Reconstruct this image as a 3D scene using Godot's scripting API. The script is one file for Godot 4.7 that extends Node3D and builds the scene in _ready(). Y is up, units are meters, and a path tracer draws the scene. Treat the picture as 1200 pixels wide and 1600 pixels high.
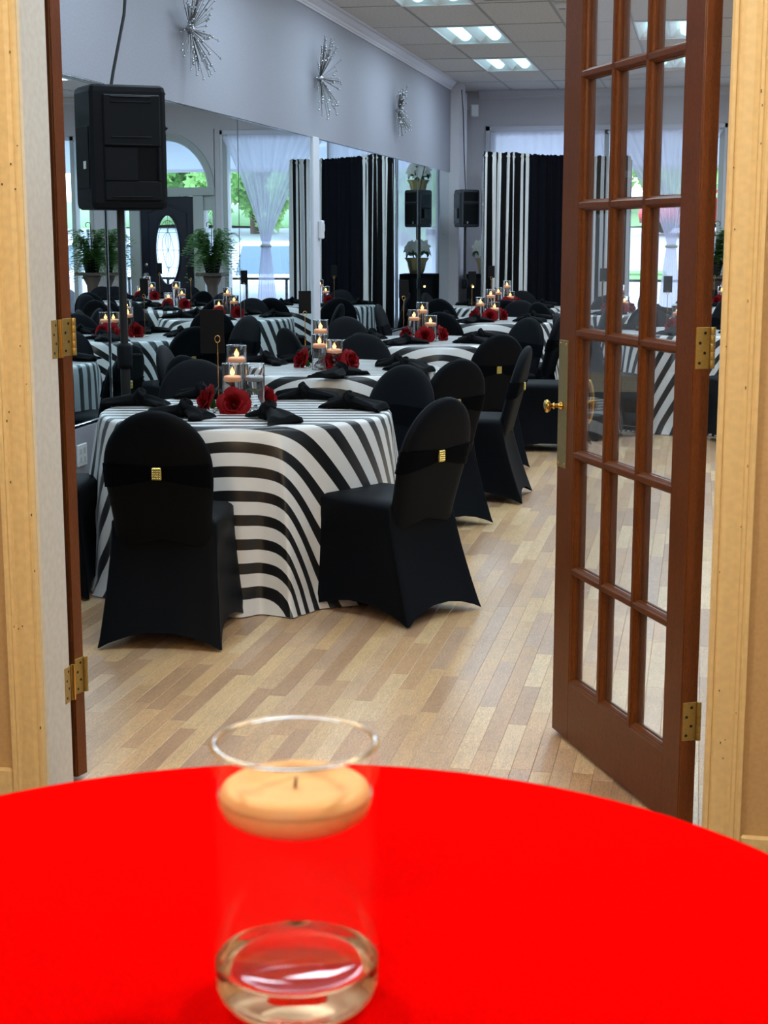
extends Node3D
# World: camera at x=0, z=0, 1.5 m up. The hall's long axis runs to -z; its mirror wall is at x = WX.

const WX := -3.12
const FARZ := -20.6
const CEIL := 3.38

var mats := {}
var used := {}
var rng := RandomNumberGenerator.new()
var grain_tex: ImageTexture
var stripe_tex: ImageTexture
var speck_tex: ImageTexture
var fine_tex: ImageTexture
var cloth_nrm: ImageTexture

# ------------------------------------------------------------------ mesh builder
class MB:
	var v := PackedVector3Array()
	var n := PackedVector3Array()
	var t := PackedVector2Array()
	var i := PackedInt32Array()
	var xf := Transform3D()

	func poly(p: Array, inside: Vector3) -> void:
		var q: Array = []
		for a in p:
			q.append(xf * a)
		var c := Vector3.ZERO
		for a in q:
			c += a
		c /= q.size()
		var nn := Vector3.ZERO
		for k in q.size():
			nn += (q[k] - c).cross(q[(k + 1) % q.size()] - c)
		nn = nn.normalized()
		if nn.dot(c - xf * inside) < 0.0:
			q.reverse()
			nn = -nn
		var s := v.size()
		for a in q:
			v.append(a)
			n.append(nn)
			t.append(Vector2(a.x, a.y))
		for k in range(1, q.size() - 1):
			i.append_array(PackedInt32Array([s, s + k + 1, s + k]))

	func grid(rows: Array, wrap := false, flip := false, uvs: Array = []) -> void:
		var R := rows.size()
		var C: int = rows[0].size()
		var s := v.size()
		var acc := PackedVector3Array()
		acc.resize(R * C)
		var P := PackedVector3Array()
		for r in R:
			for a in rows[r]:
				P.append(xf * a)
		var cm := C if wrap else C - 1
		for r in R - 1:
			for c in cm:
				var c2 := (c + 1) % C
				var ia := r * C + c
				var ib := r * C + c2
				var ic := (r + 1) * C + c2
				var id := (r + 1) * C + c
				var nn := (P[ic] - P[ia]).cross(P[id] - P[ib])
				if flip:
					nn = -nn
				acc[ia] += nn
				acc[ib] += nn
				acc[ic] += nn
				acc[id] += nn
				if flip:
					i.append_array(PackedInt32Array([s + ia, s + ib, s + ic, s + ia, s + ic, s + id]))
				else:
					i.append_array(PackedInt32Array([s + ia, s + ic, s + ib, s + ia, s + id, s + ic]))
		# join normals of coincident poles
		for r in R:
			var same := true
			for c in range(1, C):
				if not P[r * C + c].is_equal_approx(P[r * C]):
					same = false
					break
			if same and C > 1:
				var tot := Vector3.ZERO
				for c in C:
					tot += acc[r * C + c]
				for c in C:
					acc[r * C + c] = tot
		for k in R * C:
			v.append(P[k])
			var m := acc[k]
			n.append(m.normalized() if m.length_squared() > 1e-20 else Vector3.UP)
			if uvs.is_empty():
				t.append(Vector2(float(k % C) / maxf(1, C - 1), float(k / C) / maxf(1, R - 1)))
			else:
				t.append(uvs[k / C][k % C])

	func box(c: Vector3, size: Vector3, bev := 0.0, b := Basis()) -> void:
		var h := size * 0.5
		var o := xf
		xf = o * Transform3D(b, c)
		bev = minf(bev, minf(h.x, minf(h.y, h.z)) * 0.9)
		if bev <= 0.0:
			for ax in 3:
				for sg in [-1.0, 1.0]:
					var p: Array = []
					for q in [[-1, -1], [1, -1], [1, 1], [-1, 1]]:
						var a := Vector3.ZERO
						a[ax] = sg * h[ax]
						a[(ax + 1) % 3] = q[0] * h[(ax + 1) % 3]
						a[(ax + 2) % 3] = q[1] * h[(ax + 2) % 3]
						p.append(a)
					poly(p, Vector3.ZERO)
			xf = o
			return
		for ax in 3:
			var a1 := (ax + 1) % 3
			var a2 := (ax + 2) % 3
			for sg in [-1.0, 1.0]:
				var p: Array = []
				for q in [[-1, -1], [1, -1], [1, 1], [-1, 1]]:
					var a := Vector3.ZERO
					a[ax] = sg * h[ax]
					a[a1] = q[0] * (h[a1] - bev)
					a[a2] = q[1] * (h[a2] - bev)
					p.append(a)
				poly(p, Vector3.ZERO)
			for s1 in [-1.0, 1.0]:
				for s2 in [-1.0, 1.0]:
					var e: Array = []
					for s0 in [-1.0, 1.0]:
						for w in [0, 1]:
							var a := Vector3.ZERO
							a[ax] = s0 * (h[ax] - bev)
							var first: bool = (w == 0) == (s0 < 0)
							a[a1] = s1 * (h[a1] if first else h[a1] - bev)
							a[a2] = s2 * (h[a2] - bev if first else h[a2])
							e.append(a)
					poly(e, Vector3.ZERO)
		for sx in [-1.0, 1.0]:
			for sy in [-1.0, 1.0]:
				for sz in [-1.0, 1.0]:
					poly([Vector3(sx * h.x, sy * (h.y - bev), sz * (h.z - bev)), Vector3(sx * (h.x - bev), sy * h.y, sz * (h.z - bev)), Vector3(sx * (h.x - bev), sy * (h.y - bev), sz * h.z)], Vector3.ZERO)
		xf = o

	func lathe(prof: Array, seg := 24, at := Vector3.ZERO) -> void:
		var rows: Array = []
		for p in prof:
			var r := PackedVector3Array()
			for k in seg:
				var a := TAU * k / seg
				r.append(at + Vector3(p[0] * cos(a), p[1], -p[0] * sin(a)))
			rows.append(r)
		grid(rows, true)

	func tube(path: Array, rad, seg := 8, caps := true) -> void:
		var rows: Array = []
		var N := Vector3.ZERO
		var L := path.size()
		for k in L:
			var T: Vector3 = (path[mini(k + 1, L - 1)] - path[maxi(k - 1, 0)]).normalized()
			if N == Vector3.ZERO:
				N = T.cross(Vector3.UP if absf(T.y) < 0.9 else Vector3.RIGHT).normalized()
			N = (N - T * N.dot(T)).normalized()
			var B := T.cross(N)
			var rr: float = rad[k] if rad is Array else rad
			var r := PackedVector3Array()
			for j in seg:
				var a := TAU * j / seg
				r.append(path[k] + (N * cos(a) + B * sin(a)) * rr)
			if k == 0 and caps:
				var e := PackedVector3Array()
				e.resize(seg)
				e.fill(path[0])
				rows.append(e)
				rows.append(r.duplicate())
			rows.append(r)
			if k == L - 1 and caps:
				rows.append(r.duplicate())
				var e := PackedVector3Array()
				e.resize(seg)
				e.fill(path[k])
				rows.append(e)
		grid(rows, true)

	func prism(pl: PackedVector2Array, z0: float, z1: float) -> void:
		# 2D outline in xy, extruded along z, flat shaded
		var c := Vector2.ZERO
		for a in pl:
			c += a
		c /= pl.size()
		var area := 0.0
		for k in pl.size():
			area += pl[k].cross(pl[(k + 1) % pl.size()])
		for k in pl.size():
			var a := pl[k]
			var b := pl[(k + 1) % pl.size()]
			var e := (b - a).normalized()
			var out := Vector2(e.y, -e.x) * (1.0 if area > 0 else -1.0)
			var mid := (a + b) * 0.5 - out * 0.01
			poly([Vector3(a.x, a.y, z0), Vector3(b.x, b.y, z0), Vector3(b.x, b.y, z1), Vector3(a.x, a.y, z1)], Vector3(mid.x, mid.y, (z0 + z1) * 0.5))
		var tr := Geometry2D.triangulate_polygon(pl)
		for k in range(0, tr.size(), 3):
			for z in [z0, z1]:
				poly([Vector3(pl[tr[k]].x, pl[tr[k]].y, z), Vector3(pl[tr[k + 1]].x, pl[tr[k + 1]].y, z), Vector3(pl[tr[k + 2]].x, pl[tr[k + 2]].y, z)], Vector3(pl[tr[k]].x, pl[tr[k]].y, (z0 + z1) * 0.5))

	func arrays() -> Array:
		var a := []
		a.resize(Mesh.ARRAY_MAX)
		a[Mesh.ARRAY_VERTEX] = v
		a[Mesh.ARRAY_NORMAL] = n
		a[Mesh.ARRAY_TEX_UV] = t
		a[Mesh.ARRAY_INDEX] = i
		return a

	func mesh() -> ArrayMesh:
		var m := ArrayMesh.new()
		m.add_surface_from_arrays(Mesh.PRIMITIVE_TRIANGLES, arrays())
		return m

# ------------------------------------------------------------------ node helpers
func numbered(called: String) -> String:
	if used.has(called):
		used[called] += 1
		return "%s_%03d" % [called, used[called]]
	used[called] = 0
	return called

func obj(called: String, m, material: Material, parent: Node = null) -> MeshInstance3D:
	var o := MeshInstance3D.new()
	o.mesh = m.mesh() if m is MB else m
	o.material_override = material
	if parent == null:
		o.name = numbered(called)
		add_child(o)
	else:
		o.name = called
		parent.add_child(o, true)
	return o

func tag(o: Node, label: String, category: String, group := "") -> Node:
	o.set_meta("label", label)
	o.set_meta("category", category)
	if group:
		o.set_meta("group", group)
	return o

func thing(called: String, label: String, category: String, at := Vector3.ZERO, turn := 0.0, group := "") -> Node3D:
	var o := Node3D.new()
	o.name = numbered(called)
	add_child(o)
	o.position = at
	o.rotation.y = turn
	tag(o, label, category, group)
	return o

func structure(called: String) -> Node3D:
	var o := Node3D.new()
	o.name = numbered(called)
	add_child(o)
	o.set_meta("kind", "structure")
	return o

func struct_mesh(called: String, m, material: Material) -> MeshInstance3D:
	var o := obj(called, m, material)
	o.set_meta("kind", "structure")
	return o

func dup(src: Node3D, label: String, at: Vector3, turn: float, group := "") -> Node3D:
	var base := String(src.name)
	var k := base.length()
	if k > 4 and base.substr(k - 4).begins_with("_") and base.substr(k - 3).is_valid_int():
		base = base.substr(0, k - 4)
	var o: Node3D = src.duplicate()
	o.name = numbered(base)
	add_child(o)
	var sc := o.scale
	o.position = at
	o.rotation.y = turn
	o.scale = sc
	o.set_meta("label", label)
	if group:
		o.set_meta("group", group)
	return o

func M(key: String, color := Color.WHITE, rough := 0.6, metal := 0.0) -> StandardMaterial3D:
	if mats.has(key):
		return mats[key]
	var m := StandardMaterial3D.new()
	m.resource_name = key
	m.albedo_color = color
	m.roughness = rough
	m.metallic = metal
	mats[key] = m
	return m

func glow(key: String, color: Color, energy: float) -> StandardMaterial3D:
	var m := M(key, color, 0.5)
	m.emission_enabled = true
	m.emission = color
	m.emission_energy_multiplier = energy
	return m

func face_turn(f: Vector2) -> float:   # turn that points local -z along (x, z)
	return atan2(-f.x, -f.y)

# ------------------------------------------------------------------ textures
func make_textures() -> void:
	var a := FastNoiseLite.new()
	a.seed = 3
	a.frequency = 1.0
	var b := FastNoiseLite.new()
	b.seed = 9
	b.frequency = 1.0
	var W := 256
	var H := 512
	var im := Image.create(W, H, false, Image.FORMAT_RGB8)
	for y in H:
		var vv := absf(2.0 * y / H - 1.0)
		for x in W:
			var uu := absf(2.0 * x / W - 1.0)
			var low := b.get_noise_2d(uu * 3.0, vv * 2.2)
			var ring := sin((uu * 9.0 + low * 5.0) * TAU)
			var fib := a.get_noise_2d(uu * 70.0, vv * 5.0)
			var por := a.get_noise_2d(uu * 160.0 + 40.0, vv * 14.0)
			var g := 0.91 + 0.055 * ring + 0.11 * fib + 0.05 * low - (0.16 if por > 0.42 else 0.0)
			g = clampf(g, 0.3, 1.0)
			im.set_pixel(x, y, Color(g, g * (0.985 + 0.02 * ring), g * 0.985))
	grain_tex = ImageTexture.create_from_image(im)
	var st := Image.create(4, 128, false, Image.FORMAT_RGB8)
	for y in 128:
		var w := 0.0
		var d: float = absf(y - 64.0) / 64.0
		w = 1.0 - smoothstep(0.54, 0.57, d)
		for x in 4:
			st.set_pixel(x, y, Color(0.02, 0.02, 0.024).lerp(Color(0.87, 0.86, 0.85), w))
	stripe_tex = ImageTexture.create_from_image(st)
	var sp := Image.create(256, 256, false, Image.FORMAT_RGB8)
	for y in 256:
		for x in 256:
			var g := 0.93 + 0.10 * a.get_noise_2d(x * 0.31, y * 0.31) + 0.06 * b.get_noise_2d(x * 0.06, y * 0.06)
			if a.get_noise_2d(x * 0.2 + 500.0, y * 0.35) > 0.55:
				g -= 0.14
			sp.set_pixel(x, y, Color(g, g, g))
	speck_tex = ImageTexture.create_from_image(sp)
	var fi := Image.create(128, 128, false, Image.FORMAT_RGB8)
	var hn := Image.create(128, 128, false, Image.FORMAT_RGB8)
	for y in 128:
		for x in 128:
			var g := 0.95 + 0.05 * a.get_noise_2d(absf(x - 64) * 0.25, absf(y - 64) * 0.25)
			fi.set_pixel(x, y, Color(g, g, g))
			var h := 0.5 + 0.25 * b.get_noise_2d(absf(x - 64) * 0.12, absf(y - 64) * 0.12) + 0.2 * a.get_noise_2d(absf(x - 64) * 0.4, absf(y - 64) * 0.4)
			hn.set_pixel(x, y, Color(h, h, h))
	fine_tex = ImageTexture.create_from_image(fi)
	hn.bump_map_to_normal_map(2.0)
	cloth_nrm = ImageTexture.create_from_image(hn)

func tri(m: StandardMaterial3D, tex: Texture2D, sc: Vector3, world := false) -> StandardMaterial3D:
	m.albedo_texture = tex
	m.uv1_triplanar = true
	m.uv1_world_triplanar = world
	m.uv1_scale = sc
	m.uv1_triplanar_sharpness = 8.0
	return m

func make_materials() -> void:
	tri(M("wall_lilac", Color(0.615, 0.615, 0.655), 0.62), fine_tex, Vector3.ONE * 2.0, true)
	tri(M("wall_grey", Color(0.86, 0.845, 0.865), 0.65), fine_tex, Vector3.ONE * 2.0, true)
	tri(M("dado_grey", Color(0.62, 0.63, 0.66), 0.6), fine_tex, Vector3.ONE * 2.0, true)
	tri(M("wall_tan", Color(0.80, 0.68, 0.51), 0.7), fine_tex, Vector3.ONE * 2.0, true)
	tri(M("casing_cream", Color(0.94, 0.85, 0.66), 0.42), fine_tex, Vector3.ONE * 1.3, true)
	tri(M("jamb_white", Color(0.90, 0.89, 0.86), 0.5), fine_tex, Vector3.ONE * 1.3, true)
	M("white_trim", Color(0.84, 0.84, 0.87), 0.4)
	M("frame_grey", Color(0.72, 0.74, 0.73), 0.45)
	tri(M("ceiling_tile", Color(0.90, 0.885, 0.87), 0.9), speck_tex, Vector3(1.6, 1.6, 1.6))
	M("tbar", Color(0.62, 0.62, 0.62), 0.5)
	var mi := M("mirror_glass", Color(0.86, 0.92, 0.935), 0.0, 1.0)
	mi.metallic_specular = 0.5
	M("chrome", Color(0.8, 0.82, 0.84), 0.18, 1.0)
	M("rod_silver", Color(0.44, 0.44, 0.43), 0.3, 0.9)
	M("black_metal", Color(0.045, 0.047, 0.05), 0.45)
	var dw := tri(M("door_wood", Color(0.43, 0.24, 0.105), 0.34), grain_tex, Vector3(4.0, 1.1, 4.0))
	dw.clearcoat_enabled = true
	dw.clearcoat = 0.05
	dw.clearcoat_roughness = 0.3
	dw.metallic_specular = 0.25
	var de := tri(M("door_edge", Color(0.45, 0.24, 0.075), 0.36), grain_tex, Vector3(5.0, 1.1, 5.0))
	de.metallic_specular = 0.4
	var br := tri(M("brass_old", Color(0.74, 0.63, 0.36), 0.42, 0.75), speck_tex, Vector3.ONE * 6.0)
	br.metallic_specular = 0.5
	M("brass", Color(0.92, 0.74, 0.38), 0.16, 1.0)
	M("hole", Color(0.03, 0.02, 0.015), 0.8)
	tri(M("plate_metal", Color(0.60, 0.55, 0.39), 0.45, 0.6), speck_tex, Vector3.ONE * 4.0)
	var pg := M("pane", Color(0.95, 0.97, 1.0, 0.02), 0.0)
	pg.transparency = BaseMaterial3D.TRANSPARENCY_ALPHA
	var cg := M("clear_glass", Color(1, 1, 1, 0.002), 0.0)
	cg.transparency = BaseMaterial3D.TRANSPARENCY_ALPHA
	cg.metallic_specular = 0.27
	var wt := M("water", Color(0.97, 1.0, 1.0, 0.002), 0.0)
	wt.transparency = BaseMaterial3D.TRANSPARENCY_ALPHA
	wt.metallic_specular = 0.2
	var sw := M("solid_water", Color(1, 1, 1, 0.0), 0.0)
	sw.refraction_enabled = true
	sw.refraction_scale = 0.033
	var rg := M("thick_glass", Color(1, 1, 1, 0.0), 0.02)
	rg.refraction_enabled = true
	rg.refraction_scale = 0.05
	rg.roughness = 0.0
	var ch := tri(M("black_spandex", Color(0.022, 0.032, 0.055), 0.6), fine_tex, Vector3.ONE * 5.0)
	ch.rim_enabled = true
	ch.rim = 0.06
	ch.rim_tint = 0.5
	ch.metallic_specular = 0.22
	M("black_sash", Color(0.016, 0.022, 0.038), 0.7).metallic_specular = 0.14
	var gd := M("rhinestone", Color(0.90, 0.80, 0.45), 0.28, 0.85)
	gd.metallic_specular = 0.6
	var sc := M("striped_satin", Color(1, 1, 1), 0.32)
	sc.albedo_texture = stripe_tex
	sc.rim_enabled = true
	sc.rim = 0.3
	sc.metallic_specular = 0.6
	var nk := M("napkin", Color(0.022, 0.025, 0.032), 0.75)
	nk.rim_enabled = true
	nk.rim = 0.03
	nk.metallic_specular = 0.2
	var sd := M("striped_drape", Color(1, 1, 1), 0.6)
	sd.albedo_texture = stripe_tex
	sd.metallic_specular = 0.25
	sd.backlight_enabled = true
	sd.backlight = Color(0.45, 0.45, 0.5)
	M("black_velvet", Color(0.04, 0.044, 0.075), 0.8).metallic_specular = 0.2
	var sh := M("sheer", Color(0.90, 0.90, 0.95, 0.74), 0.8)
	sh.transparency = BaseMaterial3D.TRANSPARENCY_ALPHA
	sh.backlight_enabled = true
	sh.backlight = Color(0.9, 0.9, 0.94)
	var red := tri(M("red_cloth", Color(0.82, 0.0, 0.0), 0.9), fine_tex, Vector3.ONE * 9.0)
	red.metallic_specular = 0.06
	var wx := M("wax", Color(0.90, 0.73, 0.54), 0.5)
	wx.subsurf_scatter_enabled = true
	wx.subsurf_scatter_strength = 0.25
	var wf := M("wax_lit", Color(0.95, 0.80, 0.68), 0.5)
	wf.emission_enabled = true
	wf.emission = Color(1.0, 0.62, 0.38)
	wf.emission_energy_multiplier = 0.22
	M("wick", Color(0.08, 0.05, 0.04), 0.9)
	glow("flame", Color(1.0, 0.72, 0.34), 6.0)
	var rs := M("rose", Color(0.46, 0.012, 0.035), 0.65)
	rs.backlight_enabled = true
	rs.backlight = Color(0.12, 0.0, 0.0)
	rs.metallic_specular = 0.25
	var lf := M("leaf", Color(0.10, 0.26, 0.10), 0.5)
	lf.backlight_enabled = true
	lf.backlight = Color(0.25, 0.35, 0.15)
	var fr := M("fern_leaf", Color(0.36, 0.55, 0.30), 0.55)
	fr.backlight_enabled = true
	fr.backlight = Color(0.4, 0.5, 0.3)
	var tl := M("tree_leaf", Color(0.55, 0.74, 0.44), 0.6)
	tl.backlight_enabled = true
	tl.backlight = Color(0.6, 0.7, 0.4)
	M("gold_rod", Color(0.83, 0.68, 0.42), 0.25, 1.0)
	M("speaker_black", Color(0.030, 0.046, 0.066), 0.55).metallic_specular = 0.3
	M("speaker_grey", Color(0.15, 0.165, 0.19), 0.55)
	M("speaker_dark", Color(0.02, 0.022, 0.028), 0.7).metallic_specular = 0.3
	M("navy_door", Color(0.07, 0.075, 0.15), 0.38)
	M("white_plastic", Color(0.85, 0.85, 0.86), 0.4)
	M("card_black", Color(0.02, 0.024, 0.034), 0.5).metallic_specular = 0.3
	M("stone", Color(0.36, 0.31, 0.29), 0.7)
	M("foil_gold", Color(0.80, 0.76, 0.55), 0.3, 0.6)
	M("white_bract", Color(0.93, 0.94, 0.90), 0.6).backlight_enabled = true
	mats.white_bract.backlight = Color(0.7, 0.7, 0.7)
	M("asphalt", Color(0.66, 0.68, 0.69), 0.9)
	M("grass", Color(0.47, 0.63, 0.40), 0.95)
	M("soffit", Color(0.82, 0.84, 0.85), 0.8)
	mats.soffit.backlight_enabled = true
	mats.soffit.backlight = Color(0.55, 0.57, 0.58)
	M("car_white", Color(0.86, 0.88, 0.9), 0.25)
	M("car_red", Color(0.72, 0.08, 0.12), 0.25)
	M("car_glass", Color(0.30, 0.40, 0.44), 0.08)
	M("tyre", Color(0.05, 0.05, 0.05), 0.8)
	M("bark", Color(0.30, 0.24, 0.19), 0.9)
	M("sub_floor", Color(0.30, 0.22, 0.14), 0.8)
	glow("lamp_white", Color(0.80, 0.97, 1.0), 1.5)
	M("troffer", Color(0.93, 0.95, 0.96), 0.4)
	glow("lamp_warm", Color(1.0, 0.80, 0.55), 3.0)
	glow("exit_red", Color(0.95, 0.25, 0.22), 0.7)
	glow("led_warm", Color(1.0, 0.85, 0.5), 6.0)

# ------------------------------------------------------------------ main
func _ready() -> void:
	rng.seed = 20240611
	# camera
	var cam := Camera3D.new()
	cam.name = "camera"
	var ca := CameraAttributesPhysical.new()
	ca.frustum_focal_length = 36.0          # 24 mm tall frame: 36.87 degrees
	ca.frustum_near = 0.05
	ca.frustum_far = 200.0
	ca.frustum_focus_distance = 7.0
	ca.exposure_aperture = 11.0
	cam.attributes = ca
	cam.position = Vector3(0, 1.5, 0)
	cam.rotation_degrees = Vector3(-10.15, 11.59, 0)
	add_child(cam)
	cam.current = true
	# sky, exposure
	var we := WorldEnvironment.new()
	we.name = "world_environment"
	var env := Environment.new()
	env.background_mode = Environment.BG_SKY
	var sm := ProceduralSkyMaterial.new()
	sm.sky_top_color = Color(0.74, 0.82, 0.95)
	sm.sky_horizon_color = Color(0.92, 0.95, 1.0)
	sm.ground_bottom_color = Color(0.6, 0.64, 0.66)
	sm.ground_horizon_color = Color(0.8, 0.86, 0.9)
	sm.energy_multiplier = 8.0
	var sky := Sky.new()
	sky.sky_material = sm
	env.sky = sky
	env.tonemap_mode = Environment.TONE_MAPPER_LINEAR
	env.tonemap_exposure = 1.0
	env.sdfgi_enabled = true
	env.ssao_enabled = true
	env.ssil_enabled = true
	we.environment = env
	add_child(we)
	# hall ceiling panels' light (their fittings are built further down) and the warm lobby lamps
	for c in TROFFERS:
		area_light(Vector3(c.x, CEIL - 0.012, c.y), Vector2(0.5, 1.1), Color(0.84, 0.93, 1.0), 2.6)
	for p in LOBBY_LAMPS:
		var l := OmniLight3D.new()
		l.name = numbered("lobby_lamp_light")
		l.position = p + Vector3(0, -0.03, 0)
		l.light_color = Color(1.0, 0.93, 0.80)
		l.light_energy = 1.7
		l.light_size = 0.06
		l.omni_range = 12.0
		l.omni_attenuation = 2.0
		l.shadow_enabled = true
		add_child(l)

	make_textures()
	make_materials()
	build_outside()
	build_hall()
	build_far_wall()
	build_lobby()
	build_floor()
	build_ceiling()
	build_mirrors()
	build_doors()
	build_red_table()
	build_tables()
	build_chairs()
	build_curtains()
	build_speakers()
	build_decor()

const TROFFERS := [
	Vector2(-2.21, -4.6), Vector2(-2.21, -7.2), Vector2(-2.21, -9.8), Vector2(-2.21, -12.39), Vector2(-2.21, -14.97), Vector2(-2.21, -17.55),
	Vector2(-0.38, -4.6), Vector2(-0.38, -7.2), Vector2(-0.38, -9.8), Vector2(-0.38, -12.39), Vector2(-0.38, -14.97), Vector2(-0.38, -17.55),
	Vector2(1.45, -4.6), Vector2(1.45, -7.2), Vector2(1.45, -9.8), Vector2(1.45, -12.39), Vector2(1.45, -14.97), Vector2(1.45, -17.55),
	Vector2(3.28, -5.9), Vector2(3.28, -11.1), Vector2(3.28, -16.25)]
const LOBBY_LAMPS := [Vector3(-1.35, 2.42, -1.7), Vector3(0.55, 2.42, -1.6), Vector3(-0.3, 2.42, 1.2)]

func area_light(at: Vector3, size: Vector2, col: Color, energy: float) -> void:
	var l := AreaLight3D.new()
	l.name = numbered("ceiling_panel_light")
	l.area_size = size
	l.light_color = col
	l.light_energy = energy
	l.position = at
	l.rotation_degrees.x = -90.0
	l.area_range = 30.0
	l.area_attenuation = 2.0
	l.shadow_enabled = true
	add_child(l)

func wall_box(called: String, lo: Vector3, hi: Vector3, m: Material, parent: Node = null, bev := 0.0) -> MeshInstance3D:
	var b := MB.new()
	b.box((lo + hi) * 0.5, hi - lo, bev)
	return obj(called, b, m, parent) if parent else struct_mesh(called, b, m)

# ------------------------------------------------------------------ outside
func build_outside() -> void:
	# lot that rises away from the building
	var prof := [[-20.85, -0.12], [-24.0, -0.12], [-30.0, 0.35], [-38.0, 1.15], [-46.0, 1.75], [-60.0, 2.4], [-110.0, 3.0]]
	var g := MB.new()
	var rows: Array = []
	for p in prof:
		var r := PackedVector3Array()
		for k in 9:
			r.append(Vector3(-34.0 + 8.5 * k, p[1], p[0]))
		rows.append(r)
	g.grid(rows)
	struct_mesh("ground", g, mats.asphalt)
	var gr := MB.new()
	rows = []
	for p in [[-46.4, 1.80], [-46.6, 1.90], [-49.5, 2.25], [-62.0, 2.9]]:
		var r := PackedVector3Array()
		for k in 25:
			r.append(Vector3(-30.0 + 2.5 * k, p[1] + 0.1 * sin(k * 1.7), p[0]))
		rows.append(r)
	gr.grid(rows)
	var go := obj("grass_bank", gr, mats.grass)
	go.set_meta("kind", "stuff")
	tag(go, "green grass bank rising beyond the car park outside the windows", "grass")
	var gi := MB.new()
	gi.box(Vector3(-1.5, 0.62, -33.2), Vector3(1.6, 0.22, 1.0), 0.08)
	gi.box(Vector3(-1.5, 0.75, -33.2), Vector3(1.5, 0.1, 0.9), 0.04)
	var gi2 := obj("grass_island", gi, mats.grass)
	gi2.set_meta("kind", "stuff")
	tag(gi2, "small green grass island in the car park, seen right of the striped drape", "grass")
	# porch roof along the storefront
	var pr := structure("trim_1")
	var aw := MB.new()
	var aws := PackedVector2Array([Vector2(20.82, 3.03), Vector2(23.60, 2.54), Vector2(23.60, 2.57), Vector2(20.82, 3.06)])
	aw.xf = Transform3D(Basis(Vector3(0, 0, -1), Vector3.UP, Vector3(1, 0, 0)), Vector3.ZERO)
	aw.prism(aws, -5.0, 6.0)
	obj("awning", aw, mats.soffit, pr)
	wall_box("awning_edge", Vector3(-5.0, 2.50, -23.64), Vector3(6.0, 2.60, -23.60), mats.white_trim, pr)
	# trees
	var leaf := MB.new()
	for k in 7:
		var a := k * 0.9
		var d := Vector3(cos(a), 0.5 * sin(k * 2.3), sin(a)) * 0.16
		var s := Vector3(-sin(a), 0.35, cos(a)) * 0.10
		var mid := d * 0.6 + Vector3(0, 0.03, 0)
		leaf.poly([Vector3.ZERO, mid + s * 0.6, d * 1.3, mid - s * 0.6], Vector3(0, -1, 0))
	var lm := leaf.mesh()
	var places := [[3.3, -42.0, 5.2, 2.6, "broad leafy tree outside, showing in the mirror beside the arched window"], [1.35, -40.0, 4.6, 1.6, "leafy tree outside, showing in the mirror left of the tied white curtain"],
		[6.6, -44.0, 5.4, 2.2, "leafy tree outside, showing in the mirror under the nearer black speaker"], [-0.9, -49.0, 4.4, 1.7, "leafy tree beyond the grass bank, right of the striped drape"],
		[0.9, -52.0, 4.9, 1.7, "leafy tree far across the car park, in the gap beside the jamb"], [9.8, -47.0, 5.6, 2.6, "leafy tree outside at the far side of the car park"], [-4.5, -52.0, 5.6, 2.6, "leafy tree outside behind the drawn drapes"]]
	for q in places:
		var base: float = 1.3 + (-q[1] - 40.0) * 0.07
		var t := thing("tree", q[4], "tree", Vector3(q[0], base, q[1]), 0.0, "trees outside the hall windows")
		var tr := MB.new()
		tr.tube([Vector3(0, -0.3, 0), Vector3(0.05, q[2] * 0.3, 0), Vector3(-0.05, q[2] * 0.55, 0.05), Vector3(0.1, q[2] * 0.85, 0)], [0.16, 0.13, 0.09, 0.04], 8)
		for k in 5:
			var a := k * 1.26
			var y0: float = q[2] * (0.3 + 0.08 * k)
			tr.tube([Vector3(0, y0, 0), Vector3(cos(a) * q[3] * 0.6, y0 + 0.7, sin(a) * q[3] * 0.6)], [0.06, 0.02], 6)
		obj("trunk", tr, mats.bark, t)
		var mm := MultiMesh.new()
		mm.transform_format = MultiMesh.TRANSFORM_3D
		mm.mesh = lm
		mm.instance_count = 5000
		for k in 5000:
			var dir := Vector3(rng.randfn(), rng.randfn(), rng.randfn()).normalized()
			var rad := pow(rng.randf(), 0.4) * (0.82 + 0.3 * sin(dir.x * 5.0 + dir.y * 4.0) * cos(dir.z * 5.0))
			var pos := Vector3(0, q[2] * 0.55, 0) + dir * rad * Vector3(q[3], q[2] * 0.5, q[3])
			var bs := Basis.from_euler(Vector3(rng.randf() * TAU, rng.randf() * TAU, rng.randf() * TAU)).scaled(Vector3.ONE * rng.randf_range(0.7, 1.3))
			mm.set_instance_transform(k, Transform3D(bs, pos))
		var mi := MultiMeshInstance3D.new()
		mi.name = "foliage"
		mi.multimesh = mm
		mi.material_override = mats.tree_leaf
		mi.set_meta("kind", "stuff")
		t.add_child(mi)
	# cars
	make_car("white car parked outside, its windscreen showing in the mirror behind the tied white curtain", Vector3(1.05, -0.05, -26.2), 1.35, mats.car_white)
	make_car("red car parked far out in the lot, in the gap beside the door jamb", Vector3(0.52, 1.60, -44.0), 0.6, mats.car_red)
	make_car("silver white car parked outside, showing in the mirror behind the left fern", Vector3(5.2, -0.05, -27.5), 1.7, mats.car_white)
	# railing along the pavement
	var rl := thing("railing", "thin dark metal railing on the pavement outside the window", "railing", Vector3(0, -0.12, -22.6))
	var rb := MB.new()
	rb.box(Vector3(0.5, 1.0, 0), Vector3(5.0, 0.035, 0.035))
	obj("rail", rb, mats.black_metal, rl)
	rb = MB.new()
	rb.box(Vector3(0.5, 0.2, 0), Vector3(5.0, 0.03, 0.03))
	obj("rail", rb, mats.black_metal, rl)
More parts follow.
